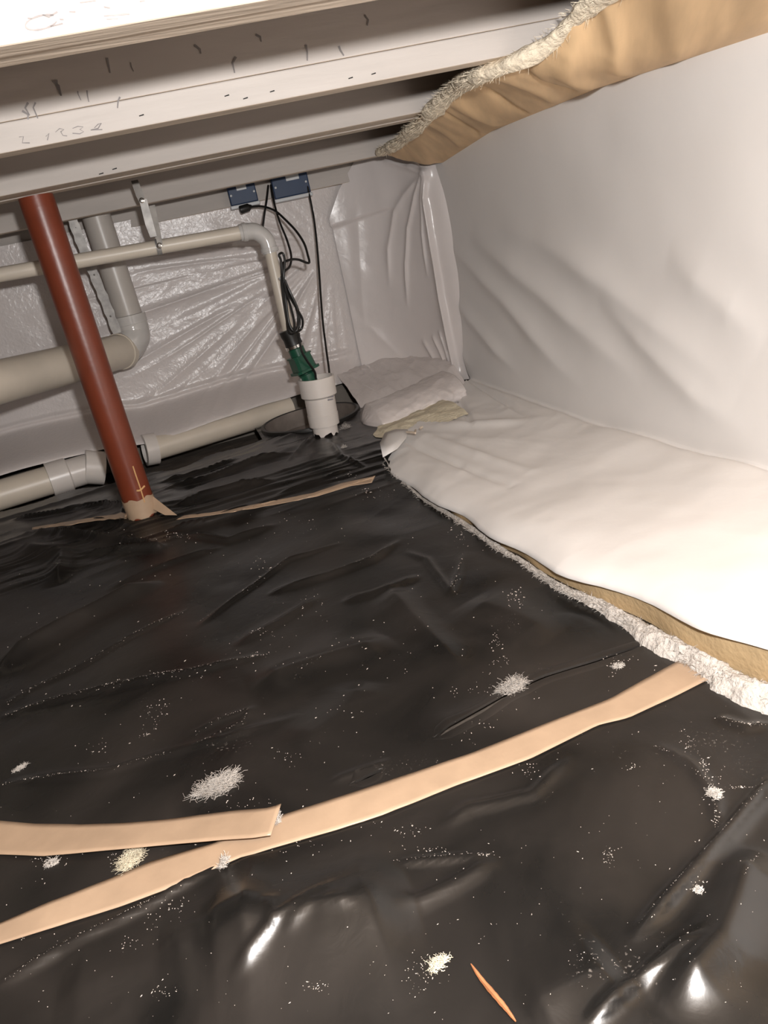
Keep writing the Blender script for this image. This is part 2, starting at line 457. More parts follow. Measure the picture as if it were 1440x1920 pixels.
# ------------------------------------------------------------------ joists
JA = radians(-4.0)
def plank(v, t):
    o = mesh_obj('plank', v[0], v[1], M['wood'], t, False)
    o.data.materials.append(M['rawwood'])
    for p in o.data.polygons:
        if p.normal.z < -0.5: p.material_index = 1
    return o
def joist(y0, plies, zb, label, z1=1.25, x0=-2.9, x1=1.22, pieces=None, group='floor joists overhead'):
    t = thing('floor_joist', (0, y0, zb), label, 'joist', group)
    yy = 0.0
    for k, wd in enumerate(plies):
        if pieces:
            for a, b, dy in pieces:
                v = xform(box(x0, x1, yy+dy, yy+wd, a, b, 0.0025), JA, (0, y0, 0)); plank(v, t)
        else:
            v = xform(box(x0, x1, yy+0.0008, yy+wd-0.0008, zb+0.002*(k % 2), z1, 0.003), JA, (0, y0, 0)); plank(v, t)
        yy += wd
    return t
J1 = joist(0.966, (0.047, 0.047), 1.0, 'doubled whitewashed joist with a split between its two planks and a round grey stamp')
J2 = joist(1.612, (0.052,), 1.0, 'whitewashed joist with grey hand-written figures and a fine crack along its face', pieces=[(1.0, 1.047, 0.0), (1.0478, 1.25, 0.0006)])
J3 = joist(2.235, (0.060, 0.060, 0.060), 1.0, 'thick whitewashed beam of three planks carried by the red post')
J4 = joist(3.075, (0.045, 0.045), 0.975, 'whitewashed joist behind the red post, just in front of the blue boxes')
J5 = joist(3.445, (0.05,), 0.925, 'pale rim joist against the back wall with the blue boxes on it')

def face_mark(t, y0, pts, wdt, mat, name='ink_mark'):
    """flat ink stroke on the near face of a joist; pts are (x along, z)"""
    V, Fc = [], []
    for i, (a, b) in enumerate(pts):
        p = np.array([a, b]); q = np.array(pts[min(i+1, len(pts)-1)]); r = np.array(pts[max(i-1, 0)])
        d = q-r; d = d/(np.linalg.norm(d)+1e-9); nrm = np.array([-d[1], d[0]])
        ww = wdt*(0.5+0.5*((i*37) % 7)/7)
        V.append((p[0]+nrm[0]*ww, -0.0006, p[1]+nrm[1]*ww)); V.append((p[0]-nrm[0]*ww, -0.0006, p[1]-nrm[1]*ww))
    for i in range(len(pts)-1): Fc.append((2*i, 2*i+1, 2*i+3, 2*i+2))
    v = xform((V, Fc), JA, (0, y0, 0)); return mesh_obj(name, v[0], v[1], mat, t, False)
def on_joist(px, py, y0):
    """photo pixel to (x along, z) on a joist's near face"""
    y = y0
    for _ in range(6):
        p = atY(px, py, y); y = y0 + p[0]*math.tan(JA)
    return p[0]/cos(JA), p[2]
ring = [on_joist(78+30*cos(a), 42-a*0+13*sin(a)-6*cos(a), 0.966) for a in np.linspace(0.3, 5.6, 22)]
face_mark(J1, 0.966, ring, 0.0011, M['ink'])
for seg in ([(80,28),(92,32),(108,22)], [(60,35),(52,34)], [(195,13),(207,15)], [(195,30),(215,28),(243,26)], [(200,36),(222,34)], [(130,22),(142,22)], [(112,36),(120,37)], [(262,3),(272,1)], [(95,50),(118,44)], [(150,5),(180,1)]):
    face_mark(J1, 0.966, [on_joist(*q, 0.966) for q in seg], 0.0012, M['ink'])
for seg in ([(86,256),(92,250),(89,263)], [(104,248),(112,241),(120,243),(114,247),(118,254),(126,255)],
            [(136,241),(146,237),(156,238),(150,243),(157,247),(150,251),(136,250)],
            [(177,240),(184,233),(190,231),(184,241),(170,244),(192,243)],
            [(36,257),(44,256),(42,268),(56,268)]):
    face_mark(J2, 1.612, [on_joist(*q, 1.612) for q in seg], 0.0011, M['ink'])
for px, py in ((425,180),(460,185),(510,172),(700,139),(657,147),(265,217)):
    a, b = on_joist(px, py, 1.612)
    face_mark(J2, 1.612, [(a-.004, b), (a+.005, b+.001)], 0.0016, M['void'], 'nail_hole')
for px, py in ((190,326),(215,317)):
    a, b = on_joist(px, py, 2.235)
    face_mark(J3, 2.235, [(a-.006, b), (a+.006, b+.001)], 0.002, M['void'], 'nail_hole')
# grey stains on the shaded face of the second joist
for k in range(16):
    px = random.uniform(20, 720); py = 190-0.2*px+random.uniform(-25, 45)
    a, b = on_joist(px, py, 1.612)
    face_mark(J2, 1.612, [(a+random.uniform(-.006,.006), b-random.uniform(.006,.018)), (a, b), (a+random.uniform(-.01,.01), b+random.uniform(.004,.014))], random.uniform(.0012,.003), M['ink'], 'stain')

# ------------------------------------------------------------------ back wall sheet
def back_sheet():
    nx, nz = 420, 210
    xs = np.linspace(-2.0, 0.92, nx); zs = np.linspace(0.0, 1.0, nz)
    X, T = np.meshgrid(xs, zs, indexing='ij')
    zlow = 0.128+0.008*np.sin(X*7)+0.022*sstep(-.2, -.35, X)
    Z = zlow+(0.955-zlow)*T
    cx, cz = 0.76, 0.70
    dx, dz = X-cx, Z-cz
    r = np.hypot(dx, dz); th = np.arctan2(dz, dx)
    fan = ridged(th*6.5, r*0.9+3, 2)-0.3
    m = sstep(0.06, 0.35, r)*sstep(1.5, 0.5, r)*sstep(0.92, 0.75, Z)
    Yd = 0.034*fan*m*sstep(-.3, .25, -dx)
    Yd += 0.016*(fbm(X*4, Z*4+3, 3)-0.45)
    Yd += 0.0030*(ridged(X*6+Z*9, Z*10-X*5, 3)-0.25)*sstep(-1.0, -0.2, X)*sstep(.95,.6,Z)
    hem = np.exp(-((Z-zlow-0.12)/0.012)**2)*0.012 + sstep(0.11, 0.0, Z-zlow)*np.interp(X, [-2, -.9, .2, .5, .92], [.36, .36, .22, .10, .05])
    lap = 1-sstep(.66, .78, X)
    Y = 3.445 - Yd*lap - hem*lap
    V = np.stack([X.ravel(), Y.ravel(), Z.ravel()], 1)
    o = mesh_obj('white_plastic_sheet', V, grid_faces(nx, nz), M['sheet'], origin=(-.5, 3.44, 0.1))
    tag(o, 'creased shiny white plastic sheet hung over the back wall behind the pipes', 'plastic sheet')
back_sheet()

# corner drape
DRAPE = np.array(smooth_path([(0.78,3.43,0),(0.86,3.405,0),(0.94,3.37,0),(1.0,3.32,0),(1.05,3.25,0),(1.09,3.17,0),(1.125,3.09,0),(1.168,3.055,0),(1.215,3.04,0)], 24))
def drape_y(x): return np.interp(x, DRAPE[:, 0], DRAPE[:, 1])
def crumple_z(x, y):
    s = (x-.65)/.44; q = np.clip((y-2.96+.03*s)/.47, 0, 1)
    return 0.100+0.06*q**1.5+0.03*s+0.020*(fbm(s*6., q*3., 3)-.45)+0.018*(ridged(s*6.+q, q*2.-s, 2)-.3)-0.09*(1-q)**5
def corner_sheet():
    n, nz = 200, 180
    plan = DRAPE
    L = np.concatenate([[0], np.cumsum(np.linalg.norm(np.diff(plan, axis=0), axis=1))]); LT = L[-1]
    su = np.linspace(0, 1, n)
    PX_ = np.interp(su*LT, L, plan[:, 0]); PY_ = np.interp(su*LT, L, plan[:, 1])
    ztop = np.interp(su, [0, .10, .18, .30, .45, .62, .72, .82, 1], [.80, .90, .955, 1.03, 1.06, 1.02, .97, .95, .95])
    zlo = np.where(PX_ < 1.10, crumple_z(np.minimum(PX_, 1.09), PY_)-.012, .06)
    T = np.linspace(0, 1, nz)
    Zg = zlo[:, None]+(ztop-zlo)[:, None]*T[None, :]
    Sg = np.repeat(su[:, None]*LT, nz, 1)
    # photo folds measured on the plane of the drape
    a0 = np.array([0.78, 3.43]); b0 = np.array([1.168, 2.97]); ab = b0-a0; nr = np.array([ab[1], -ab[0]])
    def sz(px, py):
        d = _F*FPX + _u*(px-720) + _v*(960-py)
        t = ((a0-_C[:2]) @ nr)/(d[:2] @ nr); p = _C+t*d
        return (p[:2]-a0) @ ab/(ab @ ab)*LT, p[2]
    D = 0.012*(fbm(Sg*6, Zg*4+2, 3)-.45)
    folds = [([(795,322),(792,372),(803,440),(822,560),(852,700)], .020, .040, 1), ([(786,325),(768,365),(750,430),(745,500),(748,580)], .010, .016, 0),
             ([(775,335),(742,368),(722,400),(712,470),(716,540)], .014, .012, 0), ([(790,330),(783,380),(782,440),(790,520)], .008, .014, 0),
             ([(800,330),(740,312),(700,300)], .012, .012, 0), ([(795,322),(765,290),(740,262)], .010, .012, 0), ([(795,322),(770,315),(745,310)], .008, .012, 0),
             ([(690,620),(740,680),(800,720)], .02, .003, 0), ([(800,640),(830,690),(850,715)], .008, .016, 0), ([(815,630),(845,700)], .008, .014, 0), ([(780,650),(815,700),(845,720)], .010, .012, 0),
             ([(660,400),(668,500),(680,620)], .03, .004, 0)]
    for poly, wd, hh, full in folds:
        P = np.array([sz(*q) for q in poly]); best = np.full(Sg.shape, 9.0); tt = np.zeros(Sg.shape)
        sg = np.diff(P, axis=0); Ls = np.hypot(sg[:, 0], sg[:, 1]); cu = np.concatenate([[0], np.cumsum(Ls)])
        for k in range(len(sg)):
            t = np.clip(((Sg-P[k, 0])*sg[k, 0]+(Zg-P[k, 1])*sg[k, 1])/(Ls[k]**2), 0, 1)
            d = np.hypot(Sg-P[k, 0]-t*sg[k, 0], Zg-P[k, 1]-t*sg[k, 1]); b = d < best
            best = np.where(b, d, best); tt = np.where(b, (cu[k]+t*Ls[k])/cu[-1], tt)
        am = np.clip(np.minimum(tt+.15, 1.05-tt)*4, 0, 1) if not full else np.clip((tt+.1)*4, 0, 1)
        D = D + hh*am*np.exp(-(best/wd)**1.4)
    # lower edge of the lapped upper flap
    p0 = np.array(sz(645, 420)); p1 = np.array(sz(770, 375))
    zl = p0[1]+(Sg-p0[0])*(p1[1]-p0[1])/(p1[0]-p0[0])
    D = D + 0.014*sstep(-.004, .010, Zg-zl)*(1-sstep(.22, .34, Sg))
    D = D + 0.014*np.exp(-((Zg-zlo[:, None])/0.04)**2)*su[:, None]
    V = np.stack([(PX_[:, None]-.66*D).ravel(), (PY_[:, None]-.75*D).ravel(), Zg.ravel()], 1)
    o = mesh_obj('white_plastic_drape', V, grid_faces(n, nz), M['corner'], origin=(1.0, 3.2, 0.05))
    tag(o, 'glossy white plastic drape pinched in long folds over the corner where the walls meet', 'plastic sheet')
corner_sheet()

# ------------------------------------------------------------------ right wall blanket (wall + ledge on the floor)
YE = np.array([0.0, .55, .80, .87, .98, 1.10, 1.24, 1.40, 1.63, 1.9, 2.3, 2.6, 3.0])
ZE = np.array([.12, .115,.095,.088,.078,.066,.054,.045,.035,.030,.030,.045,.06])
def x_front(y): return np.interp(y, YF, XF)
def z_edge(y): return np.interp(y, YE, ZE)
def blanket():
    ny, ns = 420, 170
    ys = np.linspace(0.0, 2.55, ny)
    V = np.zeros((ny, ns, 3))
    for i, y in enumerate(ys):
        xf = float(x_front(y))+0.014; ze = float(z_edge(y))
        zc = np.interp(y, [0, 1.3, 1.9, 2.4, 3.06], [.13, .11, .075, .075, .10])
        xc = 1.13
        zt = np.interp(y, [0, 1.31, 1.87, 2.5, 3.06], [.93, .945, .965, .965, .93])
        prof = [(xf-0.004, ze-0.012), (xf, ze), (xf+0.05, ze+0.022), (xf+0.25*(xc-xf)+.03, ze+0.03), (xf+0.65*(xc-xf), 0.6*zc+0.4*(ze+.03)), (xc-0.06, zc+.012), (xc-0.012, zc-.006), (xc-0.006, zc+0.02), (xc+0.014, zc+0.16), (xc+0.035, 0.5), (xc+0.035, 0.75), (1.147, zt-0.05), (1.150, zt)]
        P = smooth_path([(a, 0, b) for a, b in prof], 8)
        P = np.array(P); L = np.concatenate([[0], np.cumsum(np.linalg.norm(np.diff(P, axis=0), axis=1))]); L /= L[-1]
        u = np.linspace(0, 1, ns)
        V[i, :, 0] = np.interp(u, L, P[:, 0]); V[i, :, 2] = np.interp(u, L, P[:, 2]); V[i, :, 1] = y+0.51*sstep(0.16, .46, u)*(y/2.55)**7
    X, Y, Z = V[..., 0], V[..., 1], V[..., 2]
    wall = sstep(0.10, 0.22, Z)
    d = np.zeros_like(X)
    for poly, wd, hh in (([(835,455),(950,560),(1060,680),(1115,728)], .040, .018), ([(880,440),(1010,540),(1130,640),(1210,710)], .045, .020),
                         ([(1000,445),(1150,540),(1300,650),(1400,740)], .050, .018), ([(840,545),(930,640),(1000,715)], .035, .014),
                         ([(1250,480),(1350,560),(1440,640)], .05, .012), ([(1130,560),(1230,650),(1330,740),(1430,810)], .045, .016),
                         ([(870,650),(910,700),(950,740)], .02, .012), ([(930,420),(1060,470),(1180,540)], .06, .010)):
        d += hh*fold_amp(Y, Z, np.array([atX(px, py, 1.165)[1:] for px, py in poly]), wd)*wall
    d += 0.012*(fbm(Y*2.3, Z*2.3, 3)-0.45)*wall
    X -= d
    led = 1-wall
    edgef = sstep(0.0, 0.06, X-(np.interp(Y, YF, XF)+0.014))
    dz = 0.020*(fbm(X*5+3, Y*4, 3)-0.45)*edgef*led
    far = sstep(1.6, 2.4, Y)
    dz += (0.002+0.007*far)*(ridged(X*5+Y*2, Y*3-X*2.5, 3)-0.25)*edgef*led
    # two creases that run out from the corner
    for (a, b, hh, wd) in (((1.10, 3.0), (1.02, 2.25), -.020, .010), ((1.02, 2.95), (.86, 2.35), -.018, .010), ((.70, 2.45), (.80, 1.8), .012, .02), ((.62, 2.55), (.72, 1.75), -.012, .012), ((.80,2.45),(1.0,2.2),.014,.03)):
        a = np.array(a); b = np.array(b); ab = b-a
        t = np.clip(((X-a[0])*ab[0]+(Y-a[1])*ab[1])/(ab@ab), 0, 1)
        q = np.hypot(X-a[0]-t*ab[0], Y-a[1]-t*ab[1])
        dz += hh*np.exp(-(q/wd)**2)*np.sin(np.clip(t, 0.02, .98)*pi)**.5*led
    Z += dz
    rag = 0.006*np.sin(Y*19)+0.010*(fbm(Y*8, Y*0, 3)-.45)
    X += rag*(1-sstep(0, 0.10, X-(np.interp(Y, YF, XF)+0.014)))
    t = thing('insulation_blanket', (0.95, 1.5, 0), 'white faced insulation blanket over the right wall, spilling onto the floor as a ledge', 'insulation')
    f = mesh_obj('facing', V.reshape(-1, 3), grid_faces(ny, ns)[::-1], M['facing'], t)
    # the batt below the facing: tan side
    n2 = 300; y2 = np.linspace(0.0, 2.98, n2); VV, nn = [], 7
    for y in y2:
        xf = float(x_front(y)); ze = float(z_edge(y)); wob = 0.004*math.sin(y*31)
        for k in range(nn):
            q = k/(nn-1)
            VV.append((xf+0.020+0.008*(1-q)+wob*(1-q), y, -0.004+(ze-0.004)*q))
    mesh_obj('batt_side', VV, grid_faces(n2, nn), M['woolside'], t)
    # fluff along the foot
    n3 = 620; y3 = np.linspace(0.0, 2.35, n3); nn = 22
    Yg, Q = np.meshgrid(y3, np.linspace(0, 1, nn), indexing='ij')
    xf = x_front(Yg); amp = np.interp(Yg, [0, .8, .95, 1.1, 1.3, 1.7, 2.35], [1.35, 1.25, 1.05, .8, .48, .38, .22])
    rag2 = 0.7+0.9*fbm(Yg*11, Yg*0+2, 4)
    wdt = 0.040*amp*rag2
    hgt = 0.026*amp*np.sin(pi*np.clip(Q*0.92, 0, 1))**.8*(0.75+0.7*fbm(Yg*40, Q*5, 4)) + 0.004*amp*(fbm(Yg*160, Q*22, 2)-.4)
    Xg = xf+0.022-wdt*(1-Q)+0.004*amp*(fbm(Yg*90+4, Q*9, 3)-.45)*2
    VV = np.stack([Xg.ravel(), (Yg+0.006*amp*(fbm(Yg*70, Q*11+3, 3)-.45)).ravel(), (np.maximum(H(xf, Yg)-.004, 0)+hgt-.002).ravel()], 1)
    mesh_obj('fluffy_edge', VV, grid_faces(n3, nn), M['wool'], t)
    # loose fibres
    parts = []
    for k in range(1500):
        y = random.uniform(0.55, 2.3); y = y if random.random() < 0.4 else random.uniform(.7, 1.35)
        xf = float(x_front(y)); amp = np.interp(y, [0, .8, 1.1, 1.3, 2.35], [1.2, 1.1, .7, .4, .25])
        a = random.uniform(0.1, 1.2); rr = 0.026*amp
        p = np.array([xf+0.012-rr*cos(a), y, H1(xf, y)+rr*.8*sin(a)])
        d = np.array([-cos(a)+random.gauss(0, .6), random.gauss(0, 1.2), sin(a)*.8+random.gauss(0, .5)]); d /= np.linalg.norm(d)
        L = random.uniform(.006, .018)*(0.5+amp*.6); q = p+d*L+np.array([0, 0, random.uniform(-.004, .002)])
        q[2] = max(q[2], H1(q[0], q[1])+.001)
        parts.append(tube([p, (p+q)/2+np.array([random.gauss(0,.002), random.gauss(0,.002), .001]), q], [.0006, .0005, .0002], 3, False))
    o = mesh_obj('loose_fibres', *join(*parts), M['wool'], t); o['kind'] = 'stuff'
blanket()

# amber band over the top of the white facing
def amber_band():
    t = thing('insulation_strip', (1.0, 1.6, 0.93), 'amber insulation strip with a white fluffy upper edge, above the white facing', 'insulation')
    # upper edge: tucked up under the joist ends
    EDGE = [(745,268,.985),(775,240,.99),(815,196,1.0),(850,165,1.01),(880,140,1.005),(905,120,1.0),(930,98,1.01),(960,72,1.03),(1010,42,1.04),(1085,3,1.04),(1180,-45,1.03),(1330,-120,1.02)]
    E = np.array([atZ(a, b, c) for a, b, c in EDGE])
    o_ = np.argsort(E[:, 1]); E = E[o_]
    E = np.vstack([[E[0, 0]-.05, -0.3, 1.02], E])
    ny, nz = 360, 60
    ys = np.linspace(-0.25, 2.98, ny); Q = np.linspace(0, 1, nz)
    Yg, Qg = np.meshgrid(ys, Q, indexing='ij')
    xt = 1.152+0*Yg; zt = np.interp(Yg, [-.3, 1.31, 1.87, 2.5, 3.06], [.905, .925, .945, .945, .90])
    xe = np.interp(Yg, E[:, 1], E[:, 0]); ze = np.interp(Yg, E[:, 1], E[:, 2])
    ker = np.ones(15)/15
    for arr in (xe, ze):
        z = np.pad(arr[:, 0], 7, mode='edge'); arr[:] = np.convolve(z, ker, 'valid')[:, None]
    for yj, sg_ in ((0.95, .16), (1.575, .16), (2.27, .17)):
        ze -= (ze-.988).clip(0)*np.exp(-((Yg-yj)/sg_)**2)
    X = xt+(xe-xt)*Qg; Z = zt+(ze-zt)*Qg**1.2
    cre = np.zeros_like(Yg)
    for yc, hh, wd, sl in ((1.62,.014,.02,.25),(1.74,.018,.03,.1),(1.85,-.016,.012,.05),(1.93,.012,.03,.05),(2.12,-.014,.012,.0),(2.3,.010,.04,.1),(2.45,-.01,.012,-.3),(1.45,.012,.05,.1),(2.62,.012,.03,-.2),(1.2,.012,.06,.1),(1.05,-.012,.02,.2)):
        cre += hh*np.exp(-((Yg-yc-.12+.45*Qg-sl*(Qg-.5)*.3)/wd)**2)*(1-.5*Qg)
    cre *= sstep(0.0, 0.35, Qg)
    Z = Z - cre*1.0 + 0.016*(fbm((Yg+.45*Qg)*9, Qg*.7, 3)-.45)*sstep(0, .3, Qg) - 0.012*np.sin(pi*Qg)
    X = X - cre*.4
    mesh_obj('wool_face', np.stack([X.ravel(), Yg.ravel(), Z.ravel()], 1), grid_faces(ny, nz)[::-1], M['amber'], t)
    n3, nn = 620, 20
    ys = np.linspace(0.3, 2.97, n3)
    Yg, Qg = np.meshgrid(ys, np.linspace(0, 1, nn), indexing='ij')
    xe2 = np.interp(Yg, np.linspace(-0.25, 2.98, ny), xe[:, 0]); ze2 = np.interp(Yg, np.linspace(-0.25, 2.98, ny), ze[:, 0])
    a = 2*pi*Qg
    rr = 0.018*(0.6+0.9*fbm(Yg*9, Qg*0+7, 3))*(0.8+.5*fbm(Yg*45, np.cos(a)*3+9, 3))
    V = np.stack([(xe2+0.004-rr*1.5*np.cos(a)).ravel(), (Yg+.01*(fbm(Yg*60, Qg*7, 3)-.45)).ravel(), (ze2-0.002+rr*.9*np.sin(a)).ravel()], 1)
    mesh_obj('fluffy_edge', V, grid_faces(n3, nn), M['wooltop'], t)
    parts = []
    for k in range(900):
        y = random.uniform(.9, 2.95); i = int((y+.25)/3.23*(ny-1))
        a_ = random.uniform(pi*.6, 1.6*pi); p = np.array([xe[i, 0]+.004+.026*cos(a_), y, ze[i, 0]-.002+.015*sin(a_)])
        d = np.array([cos(a_)-.3, random.gauss(0, .9), sin(a_)*.6]); d /= np.linalg.norm(d); q = p+d*random.uniform(.005, .018)
        parts.append(tube([p, q], [.0006, .0002], 3, False))
    o = mesh_obj('loose_fibres', *join(*parts), M['wooltop'], t); o['kind'] = 'stuff'
amber_band()

# ------------------------------------------------------------------ folded sheet and torn wool in the floor corner
def corner_fold():
    nu, nv = 110, 70
    A = np.array([.615, 2.81, .062]); B = np.array([1.00, 2.90, .092])
    S_, J = np.meshgrid(np.linspace(0, 1, nu), np.linspace(0, 1, nv), indexing='ij')
    Aa = -0.2*pi+1.3*pi*J
    R = 0.084*np.clip(S_*9, 0, 1)**.5*(0.92+0.1*S_)
    R = R*(1+0.30*(fbm(S_*4, Aa*1.0, 3)-.45))+0.007*(ridged(S_*5+Aa*.6, Aa*1.8-S_*2, 2)-.3)
    # the front of the roll tapers to a torn lip
    Xg = A[0]+(B[0]-A[0])*S_-0.02*(1-S_)
    Yg = A[1]+(B[1]-A[1])*S_-R*1.95*np.cos(Aa)
    Zg = A[2]+(B[2]-A[2])*S_-.012+R*.80*np.sin(Aa)
    V = np.stack([Xg.ravel(), Yg.ravel(), Zg.ravel()], 1)
    o = mesh_obj('folded_sheet', V, grid_faces(nu, nv), M['sheet'], origin=(.88, 3.0, .05)); solidify(o, .002)
    tag(o, 'rolled-over fold of white plastic sheet on the floor at the foot of the corner', 'plastic sheet')
    # sheet that runs from the roll back along the wall foot
    nu, nv = 80, 40
    Xc, Qc = np.meshgrid(np.linspace(.65, 1.09, nu), np.linspace(0, 1, nv), indexing='ij')
    y0 = 2.96-.03*(Xc-.65)/.44; Yc = y0+(drape_y(Xc)+.004-y0)*Qc
    V = np.stack([Xc.ravel(), Yc.ravel(), crumple_z(Xc, Yc).ravel()], 1)
    o = mesh_obj('crumpled_sheet', V, grid_faces(nu, nv), M['sheet'], origin=(.85, 3.25, .1))
    tag(o, 'crumpled white plastic sheet at the wall foot behind the sump pipe', 'plastic sheet')
    # torn wool between the roll and the ledge
    nu, nv = 80, 30; V = []
    for i in range(nu):
        s = i/(nu-1); x = 0.575+0.32*s
        for j in range(nv):
            q = 0.5+(j/(nv-1)-0.5)*min(1, .12+s*4); y = 2.42+0.30*q+0.04*s
            z = 0.035+0.030*sin(pi*(0.15+.7*q))+0.030*s+0.016*(float(fbm(np.array([x*22.]), np.array([y*22.]), 3)[0])-.45)
            z -= 0.05*(1-min(1, s*8))
            V.append((x, y, max(z, H1(x, y)+.002) if x < .68 else z))
    t = mesh_obj('torn_wool', V, grid_faces(nu, nv), M['yellow'], origin=(.83, 2.9, .05))
    tag(t, 'torn yellow glass wool showing between the folded sheet and the white ledge', 'insulation')
    for (px, py, qx, qy, r) in ((763,810,779,812,.0035),(779,812,779,806,.003),(788,803,792,801,.004)):
        p, q = atZ(px, py, .098), atZ(qx, qy, .098)
        mesh_obj('straw', *tube([p, (p+q)/2+np.array([0,0,.001]), q], r, 6), M['rawwood'], t)
corner_fold()
# pale end flap of the ledge
def ledge_flap():
    out = [(713,832),(722,813),(742,806),(765,806),(762,822),(745,842),(718,858)]
    P = [atZ(px, py, .078) for px, py in out]
    c = sum(P)/len(P); V = [tuple(c+np.array([0, 0, .015]))]
    for r in (.5, 1.0):
        for p in P:
            q = c+(p-c)*r; V.append((q[0], q[1], q[2]+.012*(1-r)))
    n = len(P); F_ = [(0, 1+i, 1+(i+1) % n) for i in range(n)]+[(1+i, 1+n+i, 1+n+(i+1) % n, 1+(i+1) % n) for i in range(n)]
    o = mesh_obj('sheet_flap', V, F_, M['facing']); solidify(o, .003)
    tag(o, 'small pale flap of torn facing at the far end of the white ledge', 'plastic sheet')
ledge_flap()

# ------------------------------------------------------------------ red post
PX, PY = -0.238, 2.412
post = thing('steel_post', (PX, PY, 0), 'round red-brown steel post with tan tape round its foot', 'post')
zb = 0.02
mesh_obj('shaft', *lathe([(0.0465, 0), (0.0465, .97-zb), (0.044, .972-zb)], (PX, PY, zb), n=40), M['post'], post)
mesh_obj('head_cap', *lathe([(0.0005, .034), (0.0455, .034), (0.0465, 0)], (PX, PY, .966), n=40), M['post'], post)
# drip of cream paint
dp = []
def post_pt(px, py, rad=.0475):
    d = _F*FPX + _u*(px-720) + _v*(960-py); d = d/np.linalg.norm(d)
    a = d[0]**2+d[1]**2; bx_, by_ = _C[0]-PX, _C[1]-PY
    b = 2*(d[0]*bx_+d[1]*by_); c = bx_**2+by_**2-rad**2
    dis = max(0, b*b-4*a*c); t = (-b-math.sqrt(dis))/(2*a); return _C+t*d
drip = [post_pt(*q) for q in ((249,874),(255,892),(262,912),(267,928),(271,942))]
mesh_obj('paint_drip', *tube(smooth_path(drip, 4), .0022, 6), M['drip'], post)
mesh_obj('paint_drip', *tube(smooth_path([post_pt(*q) for q in ((256,920),(263,919),(271,911))], 4), .003, 6), M['drip'], post)
col_z = 0.055
random.seed(3)
tp = mesh_obj('tape_wrap', *lathe([(0.0478, 0), (0.0482, .03), (0.0485, .062)], (PX, PY, col_z+.004), n=40, jag=lambda k, i: (0.004*sin(k*.9)+.003*random.random()) if i != 1 else 0), M['tape'], post)
a = surf(292, 945, .02); b2 = surf(332, 965, .004); c2 = surf(312, 975, .004)
d2 = post_pt(286, 930)
mesh_obj('tape_tail', [d2, post_pt(288, 955), b2, c2, a, (a+b2)/2], [(0, 1, 3, 2), (0, 2, 5, 4)], M['tape'], post)

# ------------------------------------------------------------------ drain stack and large pipe
stk = thing('drain_pipe', (-0.14, 3.27, 0.4), 'grey vertical waste stack bending into a thick beige horizontal pipe', 'pipe')
s_top = atY(196, 425, 3.27); s_bot = atY(243, 596, 3.27)
s_top = np.array([s_bot[0]-0.006, 3.27, 1.1])
mesh_obj('stack', *tube([s_bot, s_top], .052, 28), M['pvcgrey'], stk)
el_c = atY(250, 652, 3.27)
el_pts = smooth_path([s_bot+np.array([0, 0, .01]), s_bot-np.array([0, 0, .05]), (s_bot[0]-.01, 3.26, el_c[2]+.035), (s_bot[0]-.05, 3.25, el_c[2]+.003), (s_bot[0]-.10, 3.235, el_c[2])], 8)
mesh_obj('elbow', *tube(el_pts, [.0585]*5+[.061]*(len(el_pts)-5), 28), M['elbow'], stk)
mesh_obj('hub', *lathe([(.055, 0), (.0635, .002), (.0635, .035), (.054, .037)], s_bot+np.array([0, 0, -.025]), n=28), M['elbow'], stk)
bl = atY(0, 716, 2.60)
br = np.array([s_bot[0]-.06, 3.245, el_c[2]])
dirv = (bl-br)/np.linalg.norm(bl-br)
mesh_obj('hub', *lathe([(.060, 0), (.070, .002), (.070, .03), (.062, .032)], br, dirv, 28), M['pvc'], stk)
mesh_obj('large_pipe', *tube([br, br+dirv*2.0], .066, 32), M['pvc'], stk)

# foil strap beside the stack
st = thing('pipe_strap', (-.2, 3.2, .5), 'long galvanised strap hanging beside the red post', 'strap')
pts = [atY(131, 398, 3.17), atY(150, 450, 3.17), atY(172, 505, 3.18), atY(197, 565, 3.19), atY(220, 625, 3.20)]
def ribbon(pts, wvec, wd, th=.0015):
    V = []; wv = np.asarray(wvec, float); nv_ = np.array([0, -1, 0])*th
    for k, p in enumerate(pts):
        jit = 1+.12*sin(k*2.3)
        V += [tuple(p-wv*wd*jit), tuple(p+wv*wd*jit), tuple(p+wv*wd*jit-nv_), tuple(p-wv*wd*jit-nv_)]
    F_ = []
    for i in range(len(pts)-1):
        for k in range(4): F_.append((4*i+k, 4*i+(k+1) % 4, 4*i+4+(k+1) % 4, 4*i+4+k))
    F_ += [(3, 2, 1, 0), tuple(4*(len(pts)-1)+k for k in range(4))]
    return V, F_
mesh_obj('band', *ribbon(smooth_path(pts, 6), (1, 0, 0), .017), M['metal'], st, False)
for q in (.12, .5, .85):
    p = pts[0]+(pts[-1]-pts[0])*q
    mesh_obj('rivet', *lathe([(.004, 0), (.0035, .002), (.0001, .0025)], p+np.array([0, -.002, 0]), (0, -1, 0), 10), M['darkmetal'], st)

